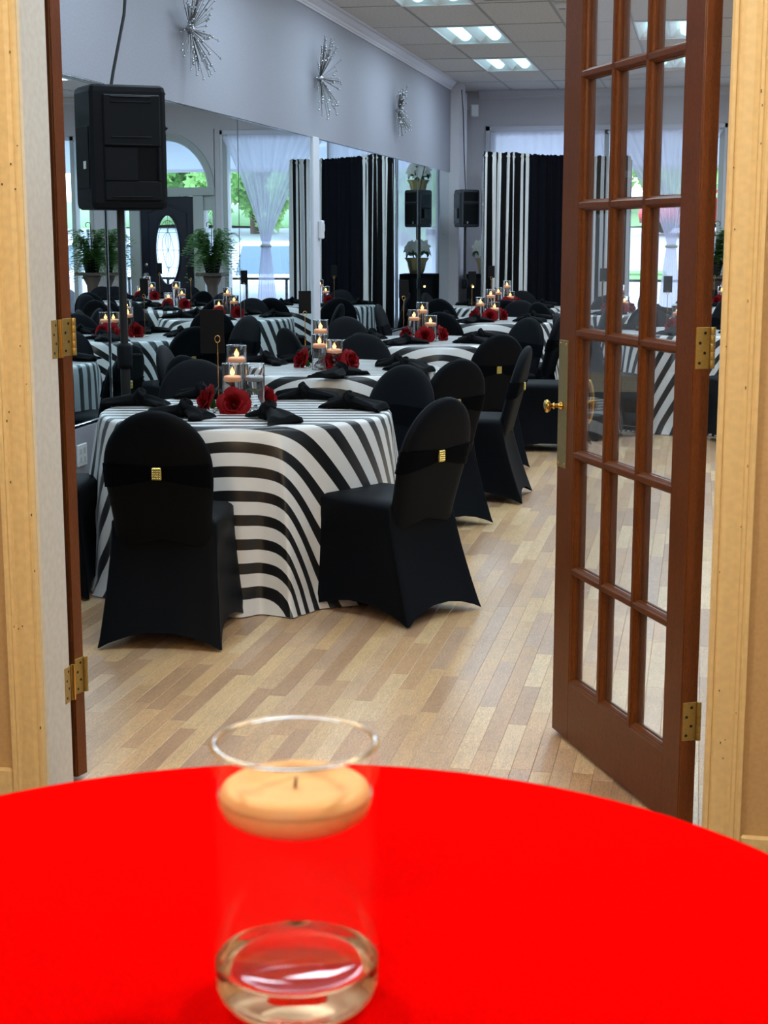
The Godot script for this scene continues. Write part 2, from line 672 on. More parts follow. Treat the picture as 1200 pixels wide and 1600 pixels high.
	for k in 9:
		var pb := MB.new()
		pb.box(Vector3(-2.0 + 0.625 * k, 0.5, 0), Vector3(0.035, 1.0, 0.035))
		obj("post", pb, mats.black_metal, rl)

func make_car(label: String, at: Vector3, turn: float, paint: Material) -> void:
	var t := thing("car", label, "car", at, turn)
	var body := MB.new()
	# side outline lofted across the width, narrower above
	var low := [[-2.2, 0.28], [-2.25, 0.55], [-2.15, 0.80], [-1.2, 0.93], [0.4, 0.98], [1.9, 0.97], [2.15, 0.85], [2.2, 0.5], [2.1, 0.28]]
	var rows: Array = []
	for z in [-0.86, -0.80, 0.80, 0.86]:
		var r := PackedVector3Array()
		for p in low:
			var k := 0.95 if absf(z) > 0.83 else 1.0
			r.append(Vector3(p[0] * k, 0.3 + (p[1] - 0.3) * k, z))
		rows.append(r)
	body.grid(rows, true)
	for z in [-0.86, 0.86]:
		var p: Array = []
		for q in rows[0]:
			p.append(Vector3(q.x, q.y, z))
		body.poly(p, Vector3.ZERO)
	# roof
	var top := [[-1.0, 0.90], [-0.25, 1.42], [0.3, 1.48], [1.0, 1.44], [1.75, 0.95]]
	rows = []
	for z in [-0.72, -0.60, 0.60, 0.72]:
		var r := PackedVector3Array()
		for p in top:
			var s := 0.06 if absf(z) > 0.7 else 0.0
			r.append(Vector3(p[0], p[1] - s * (1.0 if p[1] > 1.0 else 0.0), z * (1.0 if p[1] > 1.0 else 1.08)))
		rows.append(r)
	body.grid(rows)
	obj("body", body, paint, t)
	var gl := MB.new()
	gl.poly([Vector3(-1.02, 0.93, -0.62), Vector3(-1.02, 0.93, 0.62), Vector3(-0.33, 1.40, 0.55), Vector3(-0.33, 1.40, -0.55)], Vector3(0.3, 0.9, 0))
	obj("window", gl, mats.car_glass, t)
	gl = MB.new()
	gl.poly([Vector3(1.74, 0.98, -0.6), Vector3(1.74, 0.98, 0.6), Vector3(1.08, 1.42, 0.54), Vector3(1.08, 1.42, -0.54)], Vector3(0.3, 0.9, 0))
	for z in [-0.75, 0.75]:
		obj("window", gl, mats.car_glass, t)
		gl = MB.new()
		gl.poly([Vector3(-0.9, 0.96, z * 1.03), Vector3(1.6, 0.98, z * 1.03), Vector3(1.0, 1.37, z * 0.96), Vector3(-0.22, 1.35, z * 0.96)], Vector3(0.3, 1.1, 0))
	obj("window", gl, mats.car_glass, t)
	for x in [-1.4, 1.4]:
		for z in [-0.8, 0.8]:
			var w := MB.new()
			w.xf = Transform3D(Basis(Vector3.RIGHT, PI / 2), Vector3(x, 0.32, z))
			w.lathe([[0.0, -0.1], [0.28, -0.1], [0.32, -0.06], [0.32, 0.06], [0.28, 0.1], [0.0, 0.1]], 18)
			obj("wheel", w, mats.tyre, t)

# ------------------------------------------------------------------ hall shell
func build_hall() -> void:
	# left (mirror) wall: one thick slab; a strip of it shows above and below the mirrors
	wall_box("wall_left", Vector3(WX - 0.2, 0, -20.8), Vector3(WX - 0.03, CEIL + 0.13, -3.62), mats.wall_lilac)
	wall_box("wall_left", Vector3(WX - 0.03, 2.295, -19.3), Vector3(WX, CEIL, -3.78), mats.wall_lilac)
	wall_box("wall_left", Vector3(WX - 0.03, 0, -19.3), Vector3(WX, 0.53, -3.78), mats.dado_grey)
	wall_box("baseboard_left", Vector3(WX, 0, -19.3), Vector3(WX + 0.015, 0.1, -3.78), mats.white_trim, null, 0.004)
	wall_box("wall_right", Vector3(4.0, 0, -20.8), Vector3(4.2, CEIL + 0.13, -3.62), mats.wall_lilac)
	# pier in the far corner
	var pier := structure("wall_corner")
	wall_box("pier", Vector3(WX - 0.03, 0, -19.75), Vector3(-3.005, CEIL, -19.3), mats.wall_grey, pier, 0.006)
	wall_box("pier_edge", Vector3(-3.075, 0, -19.78), Vector3(-2.985, CEIL - 0.1, -19.72), mats.white_trim, pier, 0.006)
	# wall between hall and lobby
	var w := structure("wall_near")
	wall_box("pier", Vector3(WX - 0.2, 0, -3.78), Vector3(-1.67, CEIL + 0.13, -3.70), mats.wall_lilac, w)
	wall_box("pier", Vector3(0.06, 0, -3.78), Vector3(4.2, CEIL + 0.13, -3.70), mats.wall_lilac, w)
	wall_box("lintel", Vector3(-1.67, 2.47, -3.78), Vector3(0.06, CEIL + 0.13, -3.70), mats.wall_lilac, w)
	# cornices
	var cr := MB.new()
	var cp := PackedVector2Array([Vector2(0, 0), Vector2(0.012, 0), Vector2(0.016, 0.012), Vector2(0.024, 0.018), Vector2(0.026, 0.034), Vector2(0.042, 0.05), Vector2(0.062, 0.078), Vector2(0.078, 0.086), Vector2(0.085, 0.10), Vector2(0, 0.10)])
	cr.xf = Transform3D(Basis(), Vector3(WX, CEIL - 0.1, 0))
	cr.prism(cp, -10.53, -3.78)
	cr.prism(cp, -19.3, -10.536)
	struct_mesh("trim_left", cr, mats.white_trim)
	var cf := MB.new()
	cf.xf = Transform3D(Basis(Vector3(0, 0, 1), Vector3.UP, Vector3(-1, 0, 0)), Vector3(0, CEIL - 0.1, FARZ))
	cf.prism(cp, -4.0, 2.95)
	cf.xf = Transform3D(Basis(Vector3(0, 0, 1), Vector3.UP, Vector3(-1, 0, 0)), Vector3(0, CEIL - 0.1, -19.78))
	struct_mesh("trim_far", cf, mats.white_trim)
	# white post between the mirror runs, with a box on it
	wall_box("trim_post", Vector3(WX - 0.03, 0.0, -12.53), Vector3(WX + 0.010, 2.30, -12.34), mats.white_trim, null, 0.006)
	var th := thing("thermostat", "white thermostat box on the white post between the mirrors", "thermostat", Vector3(WX + 0.010, 1.56, -12.50))
	var tb := MB.new()
	tb.box(Vector3(0.018, 0, 0), Vector3(0.036, 0.15, 0.09), 0.008)
	obj("case", tb, mats.white_plastic, th)
	tb = MB.new()
	tb.box(Vector3(0.038, 0.015, 0), Vector3(0.006, 0.06, 0.07), 0.002)
	obj("display", tb, mats.wall_grey, th)
	# socket plate under the mirror
	var so := thing("wall_outlet", "white socket plate on the grey wall below the mirror", "outlet", Vector3(WX, 0.39, -7.40))
	var sb := MB.new()
	sb.box(Vector3(0.006, 0, 0), Vector3(0.012, 0.115, 0.125), 0.004)
	obj("plate", sb, mats.white_plastic, so)
	for dz in [-0.026, 0.026]:
		for dy in [-0.022, 0.022]:
			var ob := MB.new()
			ob.box(Vector3(0.012, dy, dz), Vector3(0.004, 0.03, 0.028), 0.001)
			obj("socket", ob, mats.frame_grey, so)

# ------------------------------------------------------------------ far wall with its storefront
func arch_pt(a: float, rx: float, ry: float) -> Vector2:
	return Vector2(1.04 + rx * cos(a), 2.14 + ry * sin(a))

func build_far_wall() -> void:
	var z0 := FARZ
	var z1 := FARZ - 0.2
	var w := structure("wall_far")
	var m: Material = mats.wall_grey
	wall_box("panel", Vector3(WX - 0.2, 0, z1), Vector3(-2.80, CEIL + 0.13, z0), m, w)
	wall_box("panel", Vector3(-2.80, 2.87, z1), Vector3(0.21, CEIL + 0.13, z0), m, w)
	wall_box("panel", Vector3(-2.80, 0, z1), Vector3(0.21, 0.35, z0), m, w)
	wall_box("panel", Vector3(0.21, 0, z1), Vector3(0.33, CEIL + 0.13, z0), m, w)
	wall_box("panel", Vector3(0.33, 2.95, z1), Vector3(1.75, CEIL + 0.13, z0), m, w)
	wall_box("panel", Vector3(1.75, 0, z1), Vector3(1.9, CEIL + 0.13, z0), m, w)
	wall_box("panel", Vector3(1.9, 2.87, z1), Vector3(4.2, CEIL + 0.13, z0), m, w)
	wall_box("panel", Vector3(1.9, 0, z1), Vector3(4.2, 0.35, z0), m, w)
	# spandrel over the arch
	var sp := MB.new()
	for z in [z0, z1]:
		var rows: Array = [PackedVector3Array(), PackedVector3Array()]
		for k in 33:
			var a := PI * k / 32.0
			var p := arch_pt(a, 0.70, 0.76)
			rows[0].append(Vector3(p.x, p.y, z))
			rows[1].append(Vector3(p.x, 2.95, z))
		sp.grid(rows, false, z == z1)
	obj("arch_spandrel", sp, m, w)
	# arch frame and lintel of the entry
	var en := structure("window_1")
	var fr := MB.new()
	var rows: Array = []
	for q in [[0.70, 0.76, z1], [0.70, 0.76, z0 + 0.03], [0.70, 0.76, z0 + 0.03], [0.62, 0.68, z0 + 0.03], [0.62, 0.68, z0 + 0.03], [0.60, 0.66, z0 + 0.01], [0.60, 0.66, z1]]:
		var r := PackedVector3Array()
		for k in 33:
			var p := arch_pt(PI * k / 32.0, q[0], q[1])
			r.append(Vector3(p.x, p.y, q[2]))
		rows.append(r)
	fr.grid(rows)
	obj("frame", fr, mats.frame_grey, en)
	wall_box("sill", Vector3(0.33, 2.06, z1), Vector3(1.75, 2.17, z0 + 0.04), mats.frame_grey, en, 0.008)
	var ap := MB.new()
	var pts: Array = []
	for k in 33:
		var p := arch_pt(PI * k / 32.0, 0.61, 0.67)
		pts.append(Vector3(p.x, p.y, z0 - 0.1))
	for k in range(1, 32):
		ap.poly([pts[0], pts[k], pts[k + 1]], Vector3(1, 2.3, z0 - 0.5))
	obj("pane", ap, mats.pane, en)
	# entry door surround and side lights
	var su := structure("window_2")
	for q in [[0.33, 0.37], [0.50, 0.65], [1.43, 1.58], [1.71, 1.75]]:
		wall_box("mullion", Vector3(q[0], 0, z1), Vector3(q[1], 2.06, z0 + 0.02), mats.frame_grey, su, 0.006)
	for q in [[0.37, 0.50], [1.58, 1.71]]:
		wall_box("panel", Vector3(q[0], 0, z1 + 0.06), Vector3(q[1], 0.55, z0 - 0.02), mats.frame_grey, su)
		wall_box("panel", Vector3(q[0], 1.86, z1 + 0.06), Vector3(q[1], 2.06, z0 - 0.02), mats.frame_grey, su)
		wall_box("pane", Vector3(q[0], 0.55, z0 - 0.104), Vector3(q[1], 1.86, z0 - 0.1), mats.pane, su)
	build_entry_door(z0)
	# big shop windows
	var wa := structure("window_3")
	for x in [-2.80, -1.31, 0.15]:
		wall_box("mullion", Vector3(x, 0.35, z1 + 0.05), Vector3(x + 0.06, 2.87, z0 + 0.015), mats.frame_grey, wa, 0.005)
	wall_box("rail", Vector3(-2.74, 2.81, z1 + 0.05), Vector3(0.15, 2.87, z0 + 0.015), mats.white_trim, wa, 0.005)
	wall_box("rail", Vector3(-2.74, 0.35, z1 + 0.05), Vector3(0.15, 0.42, z0 + 0.015), mats.frame_grey, wa, 0.005)
	for q in [[-2.74, -1.31], [-1.25, 0.15]]:
		wall_box("pane", Vector3(q[0], 0.42, z0 - 0.106), Vector3(q[1], 2.81, z0 - 0.1), mats.pane, wa)
	wall_box("frame_edge", Vector3(-2.86, 0.3, z0), Vector3(-2.80, 2.93, z0 + 0.02), mats.white_trim, wa, 0.004)
	wall_box("frame_edge", Vector3(0.21, 0.3, z0), Vector3(0.25, 2.93, z0 + 0.02), mats.white_trim, wa, 0.004)
	wall_box("frame_edge", Vector3(-2.86, 2.87, z0), Vector3(0.25, 2.93, z0 + 0.02), mats.white_trim, wa, 0.004)
	var wc := structure("window_4")
	for x in [1.9, 2.16, 3.94]:
		wall_box("mullion", Vector3(x, 0.35, z1 + 0.05), Vector3(x + 0.06, 2.87, z0 + 0.015), mats.frame_grey, wc, 0.005)
	wall_box("rail", Vector3(1.96, 2.81, z1 + 0.05), Vector3(3.94, 2.87, z0 + 0.015), mats.white_trim, wc, 0.005)
	for q in [[1.96, 2.16], [2.22, 3.94]]:
		wall_box("pane", Vector3(q[0], 0.35, z0 - 0.106), Vector3(q[1], 2.81, z0 - 0.1), mats.pane, wc)

func oval(a: float, k: float) -> Vector3:
	return Vector3(1.045 + 0.18 * k * cos(a), 1.32 + 0.475 * k * sin(a), 0)

func build_entry_door(z0: float) -> void:
	var d := structure("door_3")
	var b := MB.new()
	var zf := z0 - 0.03
	for z in [zf, zf - 0.045]:
		var rows: Array = [PackedVector3Array(), PackedVector3Array()]
		for k in 49:
			var a := TAU * k / 48.0
			var o := oval(a, 1.0)
			var s := Vector2(cos(a), sin(a))
			var f := minf(0.39 / maxf(absf(s.x), 1e-4), 1.0 / maxf(absf(s.y), 1e-4))
			var e := Vector3(1.04 + clampf(s.x * f, -0.39, 0.39), clampf(1.03 + s.y * f * 1.02, 0.01, 2.05), 0)
			if k % 48 in [9, 15, 33, 39]:
				e = Vector3(1.04 + 0.39 * signf(s.x), 2.05 if s.y > 0 else 0.01, 0)
			rows[0].append(Vector3(o.x, o.y, z))
			rows[1].append(Vector3(e.x, e.y, z))
		b.grid(rows, false, z == zf)
	obj("slab", b, mats.navy_door, d)
	var fr := MB.new()
	var path: Array = []
	for k in 49:
		path.append(oval(TAU * k / 48.0, 1.02) + Vector3(0, 0, zf + 0.005))
	fr.tube(path, 0.014, 8, false)
	path = []
	for k in 25:
		var u := -1.0 + k / 12.0
		path.append(Vector3(1.04 + 0.28 * u, 1.83 + 0.07 * cos(u * PI * 0.5) + (0.03 * cos(u * PI) if absf(u) < 0.5 else 0.0), zf + 0.002))
	fr.tube(path, 0.009, 6)
	for x in [0.76, 1.32]:
		fr.tube([Vector3(x, 0.25, zf + 0.002), Vector3(x, 1.83, zf + 0.002)], 0.008, 6)
	fr.tube([Vector3(0.76, 0.25, zf + 0.002), Vector3(1.32, 0.25, zf + 0.002)], 0.008, 6)
	obj("moulding", fr, mats.navy_door, d)
	var pn := MB.new()
	var pts: Array = []
	for k in 48:
		pts.append(oval(TAU * k / 48.0, 1.0) + Vector3(0, 0, zf - 0.02))
	for k in range(1, 47):
		pn.poly([pts[0], pts[k], pts[k + 1]], Vector3(1, 1.3, z0 - 2.0))
	obj("oval_pane", pn, mats.pane, d)
	var cm := MB.new()
	for kk in [0.86, 0.52]:
		path = []
		for k in 49:
			var o := oval(TAU * k / 48.0, kk)
			if kk < 0.6:
				o.x = 1.045 + (o.x - 1.045) * (0.85 + 0.2 * sin(TAU * k / 24.0))
			path.append(o + Vector3(0, 0, zf - 0.016))
		cm.tube(path, 0.0032, 5, false)
	for s in [-1.0, 1.0]:
		path = []
		for k in 21:
			var u := -1.0 + k / 10.0
			path.append(Vector3(1.045 + s * 0.045 * absf(sin(u * PI * 1.5)) * (1.0 - absf(u) * 0.4), 1.32 + 0.40 * u, zf - 0.016))
		cm.tube(path, 0.003, 5)
	for q in [[-0.18, 0.18, 1.32], [-0.15, 0.15, 1.56], [-0.15, 0.15, 1.08]]:
		cm.tube([Vector3(1.045 + q[0], q[2], zf - 0.016), Vector3(1.045 + q[1], q[2], zf - 0.016)], 0.0028, 5)
	cm.tube([Vector3(1.045, 0.85, zf - 0.016), Vector3(1.045, 1.79, zf - 0.016)], 0.0028, 5)
	obj("lead_lines", cm, mats.black_metal, d)
	var kn := MB.new()
	kn.xf = Transform3D(Basis(Vector3.RIGHT, PI / 2), Vector3(1.36, 0.98, zf))
	kn.lathe([[0, 0.0], [0.03, 0.0], [0.03, 0.008], [0.012, 0.012], [0.012, 0.04], [0.028, 0.05], [0.028, 0.07], [0, 0.075]], 16)
	obj("knob", kn, mats.chrome, d)
	kn = MB.new()
	kn.xf = Transform3D(Basis(Vector3.RIGHT, PI / 2), Vector3(1.36, 1.12, zf))
	kn.lathe([[0, 0.0], [0.028, 0.0], [0.024, 0.014], [0, 0.016]], 16)
	obj("lock", kn, mats.chrome, d)

# ------------------------------------------------------------------ lobby shell
func build_lobby() -> void:
	var w := structure("wall_door_side")
	wall_box("pier", Vector3(-4.0, 0, -3.70), Vector3(-1.67, 2.9, -3.635), mats.wall_tan, w)
	wall_box("pier", Vector3(0.06, 0, -3.70), Vector3(4.0, 2.9, -3.635), mats.wall_tan, w)
	wall_box("lintel", Vector3(-1.67, 2.47, -3.70), Vector3(0.06, 2.9, -3.635), mats.wall_tan, w)
	wall_box("wall_lobby_left", Vector3(-3.2, 0, -3.635), Vector3(-3.0, 2.9, 3.2), mats.wall_tan)
	wall_box("wall_lobby_right", Vector3(2.6, 0, -3.635), Vector3(2.8, 2.9, 3.2), mats.wall_tan)
	wall_box("wall_lobby_back", Vector3(-3.0, 0, 3.0), Vector3(2.6, 2.9, 3.2), mats.wall_tan)
	wall_box("ceiling_lobby", Vector3(-3.2, 2.8, -3.635), Vector3(2.8, 2.95, 3.2), mats.jamb_white)
	wall_box("floor_lobby", Vector3(-3.2, -0.1, -3.70), Vector3(2.8, 0.0, 3.2), mats.sub_floor)
	wall_box("baseboard_lobby_left", Vector3(-3.0, 0, -3.635), Vector3(-1.752, 0.108, -3.617), mats.casing_cream, null, 0.006)
	wall_box("baseboard_lobby_right", Vector3(0.135, 0, -3.635), Vector3(2.6, 0.075, -3.617), mats.casing_cream, null, 0.006)
	# door lining
	var j := structure("trim_jamb")
	wall_box("jamb", Vector3(-1.70, 0, -3.79), Vector3(-1.651, 2.47, -3.63), mats.jamb_white, j, 0.004)
	wall_box("jamb", Vector3(0.047, 0, -3.79), Vector3(0.09, 2.47, -3.63), mats.jamb_white, j, 0.004)
	wall_box("head", Vector3(-1.70, 2.44, -3.79), Vector3(0.09, 2.49, -3.63), mats.jamb_white, j, 0.004)
	# casings with beads
	var prof := [[0.0, 0.0], [0.0, 0.014], [0.006, 0.019], [0.013, 0.019], [0.016, 0.013], [0.020, 0.016], [0.030, 0.018], [0.052, 0.017], [0.064, 0.014], [0.067, 0.02], [0.074, 0.022], [0.078, 0.018], [0.082, 0.022], [0.090, 0.022], [0.092, 0.018], [0.092, 0.0]]
	for s in [-1.0, 1.0]:
		var p2 := PackedVector2Array()
		for p in prof:
			var x: float = (0.045 + p[0]) if s > 0 else (-1.657 - p[0])
			p2.append(Vector2(x, p[1]))
		var c := MB.new()
		c.xf = Transform3D(Basis(Vector3.RIGHT, Vector3(0, 0, 1), Vector3(0, -1, 0)), Vector3(0, 0, -3.637))
		c.prism(p2, -2.56, 0.0)
		var o := struct_mesh("trim_casing", c, mats.casing_cream)
		# chips in the paint
		var ch := MB.new()
		for k in 16:
			var y := rng.randf_range(0.2, 2.0)
			var xx: float = (0.050 + rng.randf() * 0.075) if s > 0 else (-1.662 - rng.randf() * 0.075)
			ch.box(Vector3(xx, y, -3.6165), Vector3(rng.randf_range(0.0015, 0.003), rng.randf_range(0.002, 0.008), 0.003), 0.0005)
		obj("paint_chip", ch, mats.stone, o).set_meta("kind", "stuff")
	wall_box("trim_casing_head", Vector3(-1.75, 2.46, -3.637), Vector3(0.14, 2.56, -3.615), mats.casing_cream, null, 0.005)
	for p in LOBBY_LAMPS:
		var t := thing("pendant_lamp", "round warm lamp hanging in the lobby, %s" % ("to the left of the doorway" if p.x < -1.0 else "to the right of the doorway" if p.x > 0.0 else "behind the red table"), "lamp", p, 0.0, "lobby pendant lamps")
		var b := MB.new()
		b.lathe([[0.0, -0.10], [0.05, -0.09], [0.09, -0.04], [0.10, 0.0], [0.09, 0.04], [0.05, 0.09], [0.0, 0.10]], 24)
		obj("globe", b, mats.lamp_warm, t)
		var s := MB.new()
		s.tube([Vector3(0, 0.095, 0), Vector3(0, 0.35, 0)], 0.008, 8)
		s.lathe([[0, 0.32], [0.05, 0.32], [0.05, 0.35], [0, 0.35]], 20)
		obj("stem", s, mats.brass, t)

# ------------------------------------------------------------------ floor
func in_view(p: Vector3) -> Vector2:
	var c := cos(deg_to_rad(11.59))
	var s := sin(deg_to_rad(11.59))
	var cp := cos(deg_to_rad(10.15))
	var sp := sin(deg_to_rad(10.15))
	var d := p - Vector3(0, 1.5, 0)
	var x := d.x * c - d.z * s
	var z := d.x * s + d.z * c
	var y := d.y * cp - z * sp
	var zz := d.y * sp + z * cp
	if zz > -0.1:
		return Vector2(-1, -1)
	return Vector2(600 + 2400 * x / -zz, 800 - 2400 * y / -zz)

func build_floor() -> void:
	var tones := [Color(0.92, 0.77, 0.56), Color(0.90, 0.73, 0.52), Color(0.85, 0.675, 0.485), Color(0.79, 0.625, 0.465), Color(0.96, 0.82, 0.62), Color(0.88, 0.725, 0.55), Color(0.83, 0.68, 0.54)]
	var tm: Array = []
	for k in tones.size():
		var m := tri(M("plank_%d" % k, tones[k], 0.34), grain_tex, Vector3(4.6, 1.0, 0.85), true)
		m.uv1_offset = Vector3(0.37 * k, 0.0, 0.21 * k)
		m.metallic_specular = 0.66
		tm.append(m)
	var base := structure("floor")
	wall_box("sub_floor", Vector3(WX - 0.2, -0.15, -20.8), Vector3(4.2, -0.009, -3.70), mats.sub_floor, base)
	var W := 0.0585
	var lens := [0.42, 0.54, 0.60]
	var meshes: Array = []
	for L in lens:
		var b := MB.new()
		plank_shape(b, Vector3.ZERO, W, L)
		meshes.append(b.mesh())
	var rest: Array = []
	for k in tones.size():
		rest.append(MB.new())
	var near: Array = []
	var x := WX
	while x < 4.0:
		var z: float = -3.70 - rng.randf() * 0.5
		var first := true
		while z > -20.7:
			var li := rng.randi() % 3
			var tone := rng.randi() % tones.size()
			var L: float = lens[li]
			var c := Vector3(x + W * 0.5, 0, z - L * 0.5)
			if first:
				var f0: float = -3.70 - z
				if f0 > 0.02:
					plank_shape(rest[tone], Vector3(c.x, 0, -3.70 - f0 * 0.5), W, f0)
				first = false
				tone = (tone + 2) % tones.size()
			var q := in_view(c)
			if q.x > 115 and q.x < 1100 and q.y > 690 and q.y < 1330 and c.z > -9.5:
				near.append([Vector2(c.x, c.z).length(), c, li, tone])
			else:
				plank_shape(rest[tone], c, W, L)
			z -= L
		x += W
	near.sort_custom(func(a, b): return a[0] < b[0])
	for k in near.size():
		var e = near[k]
		if k < 298:
			var o := obj("plank", meshes[e[2]], tm[e[3]], base)
			o.position = e[1]
		else:
			plank_shape(rest[e[3]], e[1], W, lens[e[2]])
	var am := ArrayMesh.new()
	for k in tones.size():
		am.add_surface_from_arrays(Mesh.PRIMITIVE_TRIANGLES, rest[k].arrays())
		am.surface_set_material(k, tm[k])
	var ro := MeshInstance3D.new()
	ro.name = "far_planks"
	ro.mesh = am
	ro.set_meta("kind", "stuff")
	base.add_child(ro)

func plank_shape(b: MB, c: Vector3, W: float, L: float) -> void:
	var w := W * 0.5 - 0.0002
	var l := L * 0.5 - 0.0002
	var e := 0.0012
	var h := 0.0009
	var lo := [Vector3(-w, -h, -l), Vector3(w, -h, -l), Vector3(w, -h, l), Vector3(-w, -h, l)]
	var hi := [Vector3(-w + e, 0, -l + e), Vector3(w - e, 0, -l + e), Vector3(w - e, 0, l - e), Vector3(-w + e, 0, l - e)]
	var o := b.xf
	b.xf = Transform3D(Basis(), c)
	b.poly(hi, Vector3(0, -0.1, 0))
	for k in 4:
		var k2 := (k + 1) % 4
		b.poly([lo[k], lo[k2], hi[k2], hi[k]], Vector3(0, -0.1, 0))
		b.poly([lo[k] + Vector3(0, -0.007, 0), lo[k2] + Vector3(0, -0.007, 0), lo[k2], lo[k]], Vector3(0, -0.004, 0))
	b.xf = o

# ------------------------------------------------------------------ ceiling
func build_ceiling() -> void:
	var base := structure("ceiling")
	wall_box("deck", Vector3(WX - 0.2, CEIL + 0.12, -20.8), Vector3(4.2, CEIL + 0.25, -3.62), mats.tbar, base)
	var xs: Array = [WX]
	var x := -2.515
	while x < 4.0:
		xs.append(x)
		x += 0.61
	xs.append(4.0)
	var zs: Array = []
	var z := -3.96
	zs.append(-3.70)
	while z > -20.5:
		zs.append(z)
		z -= 1.29
	zs.append(FARZ)
	var bars := MB.new()
	var tile_cache := {}
	var holes := {}
	for c in TROFFERS:
		holes["%d" % roundi(c.x * 10) + "/" + "%d" % roundi(c.y)] = true
	for i in xs.size() - 1:
		for k in zs.size() - 1:
			var cx: float = (xs[i] + xs[i + 1]) * 0.5
			var cz: float = (zs[k] + zs[k + 1]) * 0.5
			var lit := false
			for c in TROFFERS:
				if absf(c.x - cx) < 0.28 and absf(c.y - cz) < 0.6:
					lit = true
					troffer(Vector3(cx, CEIL, cz), absf(zs[k + 1] - zs[k]))
					break
			if lit:
				continue
			var sx: float = absf(xs[i + 1] - xs[i]) - 0.012
			var sz: float = absf(zs[k + 1] - zs[k]) - 0.012
			if sx < 0.03 or sz < 0.03:
				continue
			var key := "%.3f/%.3f" % [sx, sz]
			if not tile_cache.has(key):
				var b := MB.new()
				b.box(Vector3(0, 0.012, 0), Vector3(sx, 0.024, sz), 0.004)
				tile_cache[key] = b.mesh()
			var o := obj("ceiling_tile", tile_cache[key], mats.ceiling_tile, base)
			o.position = Vector3(cx, CEIL + 0.002 + 0.0015 * sin(i * 2.1 + k * 1.3), cz)
	for i in range(1, xs.size() - 1):
		bars.box(Vector3(xs[i], CEIL + 0.004, (FARZ - 3.70) * 0.5), Vector3(0.022, 0.012, 16.9))
	for k in range(1, zs.size() - 1):
		bars.box(Vector3((WX + 4.0) * 0.5, CEIL + 0.005, zs[k]), Vector3(4.0 - WX, 0.011, 0.022))
	obj("grid_bars", bars, mats.tbar, base)

var troffer0: Node3D
func troffer(at: Vector3, ln: float) -> void:
	var row: int = roundi(-at.z / 2.6)
	var col: int = roundi((at.x + 2.2) / 1.83)
	var rown: String = ["nearest the lobby doors", "over the nearest tables", "over the second tables", "by the ceiling vent", "over the fourth tables", "nearest the far windows"][clampi(row - 2, 0, 5)]
	var coln: String = ["in the row beside the mirrors", "in the second row from the mirrors", "in the third row from the mirrors", "along the right wall"][clampi(col, 0, 3)]
	var label := "recessed ceiling light %s, %s" % [coln, rown]
	if troffer0 == null:
		var t := thing("ceiling_light", label, "ceiling light", at, 0.0, "recessed ceiling lights")
		troffer0 = t
		var L := ln * 0.5 - 0.012
		# frame
		var f := MB.new()
		for s in [-1.0, 1.0]:
			f.box(Vector3(s * 0.292, 0.0, 0), Vector3(0.018, 0.02, 2 * L), 0.003)
			f.box(Vector3(0, 0.0, s * (L - 0.01)), Vector3(0.60, 0.02, 0.018), 0.003)
		f.box(Vector3(0, 0.0, 0), Vector3(0.012, 0.016, 2 * L - 0.02), 0.003)
		obj("frame", f, mats.troffer, t)
		# curved reflector trays, with sloping ends
		var tr := MB.new()
		for s in [-1.0, 1.0]:
			var rows: Array = []
			for k in 13:
				var u := -1.0 + k / 6.0
				var y := 0.095 * (1.0 - u * u) 
				var xx: float = s * 0.146 + 0.138 * u
				rows.append(PackedVector3Array([Vector3(xx, y, -L + 0.02 + 0.08), Vector3(xx, y, L - 0.02 - 0.08)]))
			tr.grid(rows)
			for e in [-1.0, 1.0]:
				var ra := PackedVector3Array()
				var rb := PackedVector3Array()
				for k in 13:
					var u := -1.0 + k / 6.0
					var xx: float = s * 0.146 + 0.138 * u
					ra.append(Vector3(xx, 0.095 * (1.0 - u * u), e * (L - 0.10)))
					rb.append(Vector3(xx, -0.002, e * (L - 0.015)))
				tr.grid([ra, rb])
		obj("reflector", tr, mats.troffer, t)
		for s in [-1.0, 1.0]:
			var l := MB.new()
			var rows: Array = []
			for k in 11:
				var a := -PI + PI * k / 10.0
				rows.append(PackedVector3Array([Vector3(s * 0.146 + 0.058 * cos(a), 0.058 + 0.05 * sin(a), -L + 0.1), Vector3(s * 0.146 + 0.058 * cos(a), 0.058 + 0.05 * sin(a), L - 0.1)]))
			l.grid(rows, false, true)
			obj("lamp", l, mats.lamp_white, t)
	else:
		dup(troffer0, label, at, 0.0)

# ------------------------------------------------------------------ mirrors
func build_mirrors() -> void:
	var spans := [[-5.45, -3.85, 0.0], [-7.88, -5.46, 0.0065], [-10.30, -7.89, 0.0], [-12.34, -10.31, 0.0], [-14.50, -12.53, 0.0], [-17.10, -14.51, 0.0], [-19.29, -17.11, 0.0]]
	var names := ["mirror panel nearest the lobby doors", "tall mirror panel behind the nearer black speaker", "tall mirror panel showing the dark entry door", "tall mirror panel showing the tied white curtain, left of the white post", "tall mirror panel right of the white post", "tall mirror panel showing striped drape and white sheer", "tall mirror panel at the far end by the grey pier"]
	for k in spans.size():
		var s = spans[k]
		var L: float = s[1] - s[0] - 0.004
		var t := thing("mirror_panel", names[k], "mirror", Vector3(WX - 0.012, 0.545, (s[0] + s[1]) * 0.5), 0.0, "mirror panels on the hall wall")
		t.rotation.y = s[2]
		var b := MB.new()
		b.box(Vector3(0, 0.872, 0), Vector3(0.008, 1.744, L), 0.0015)
		obj("glass", b, mats.mirror_glass, t)
		var e := MB.new()
		e.box(Vector3(0.004, -0.008, 0), Vector3(0.02, 0.022, L), 0.003)
		obj("channel", e, mats.chrome, t)
		e = MB.new()
		e.box(Vector3(0.004, 1.748, 0), Vector3(0.016, 0.010, L), 0.003)
		obj("channel", e, mats.chrome, t)

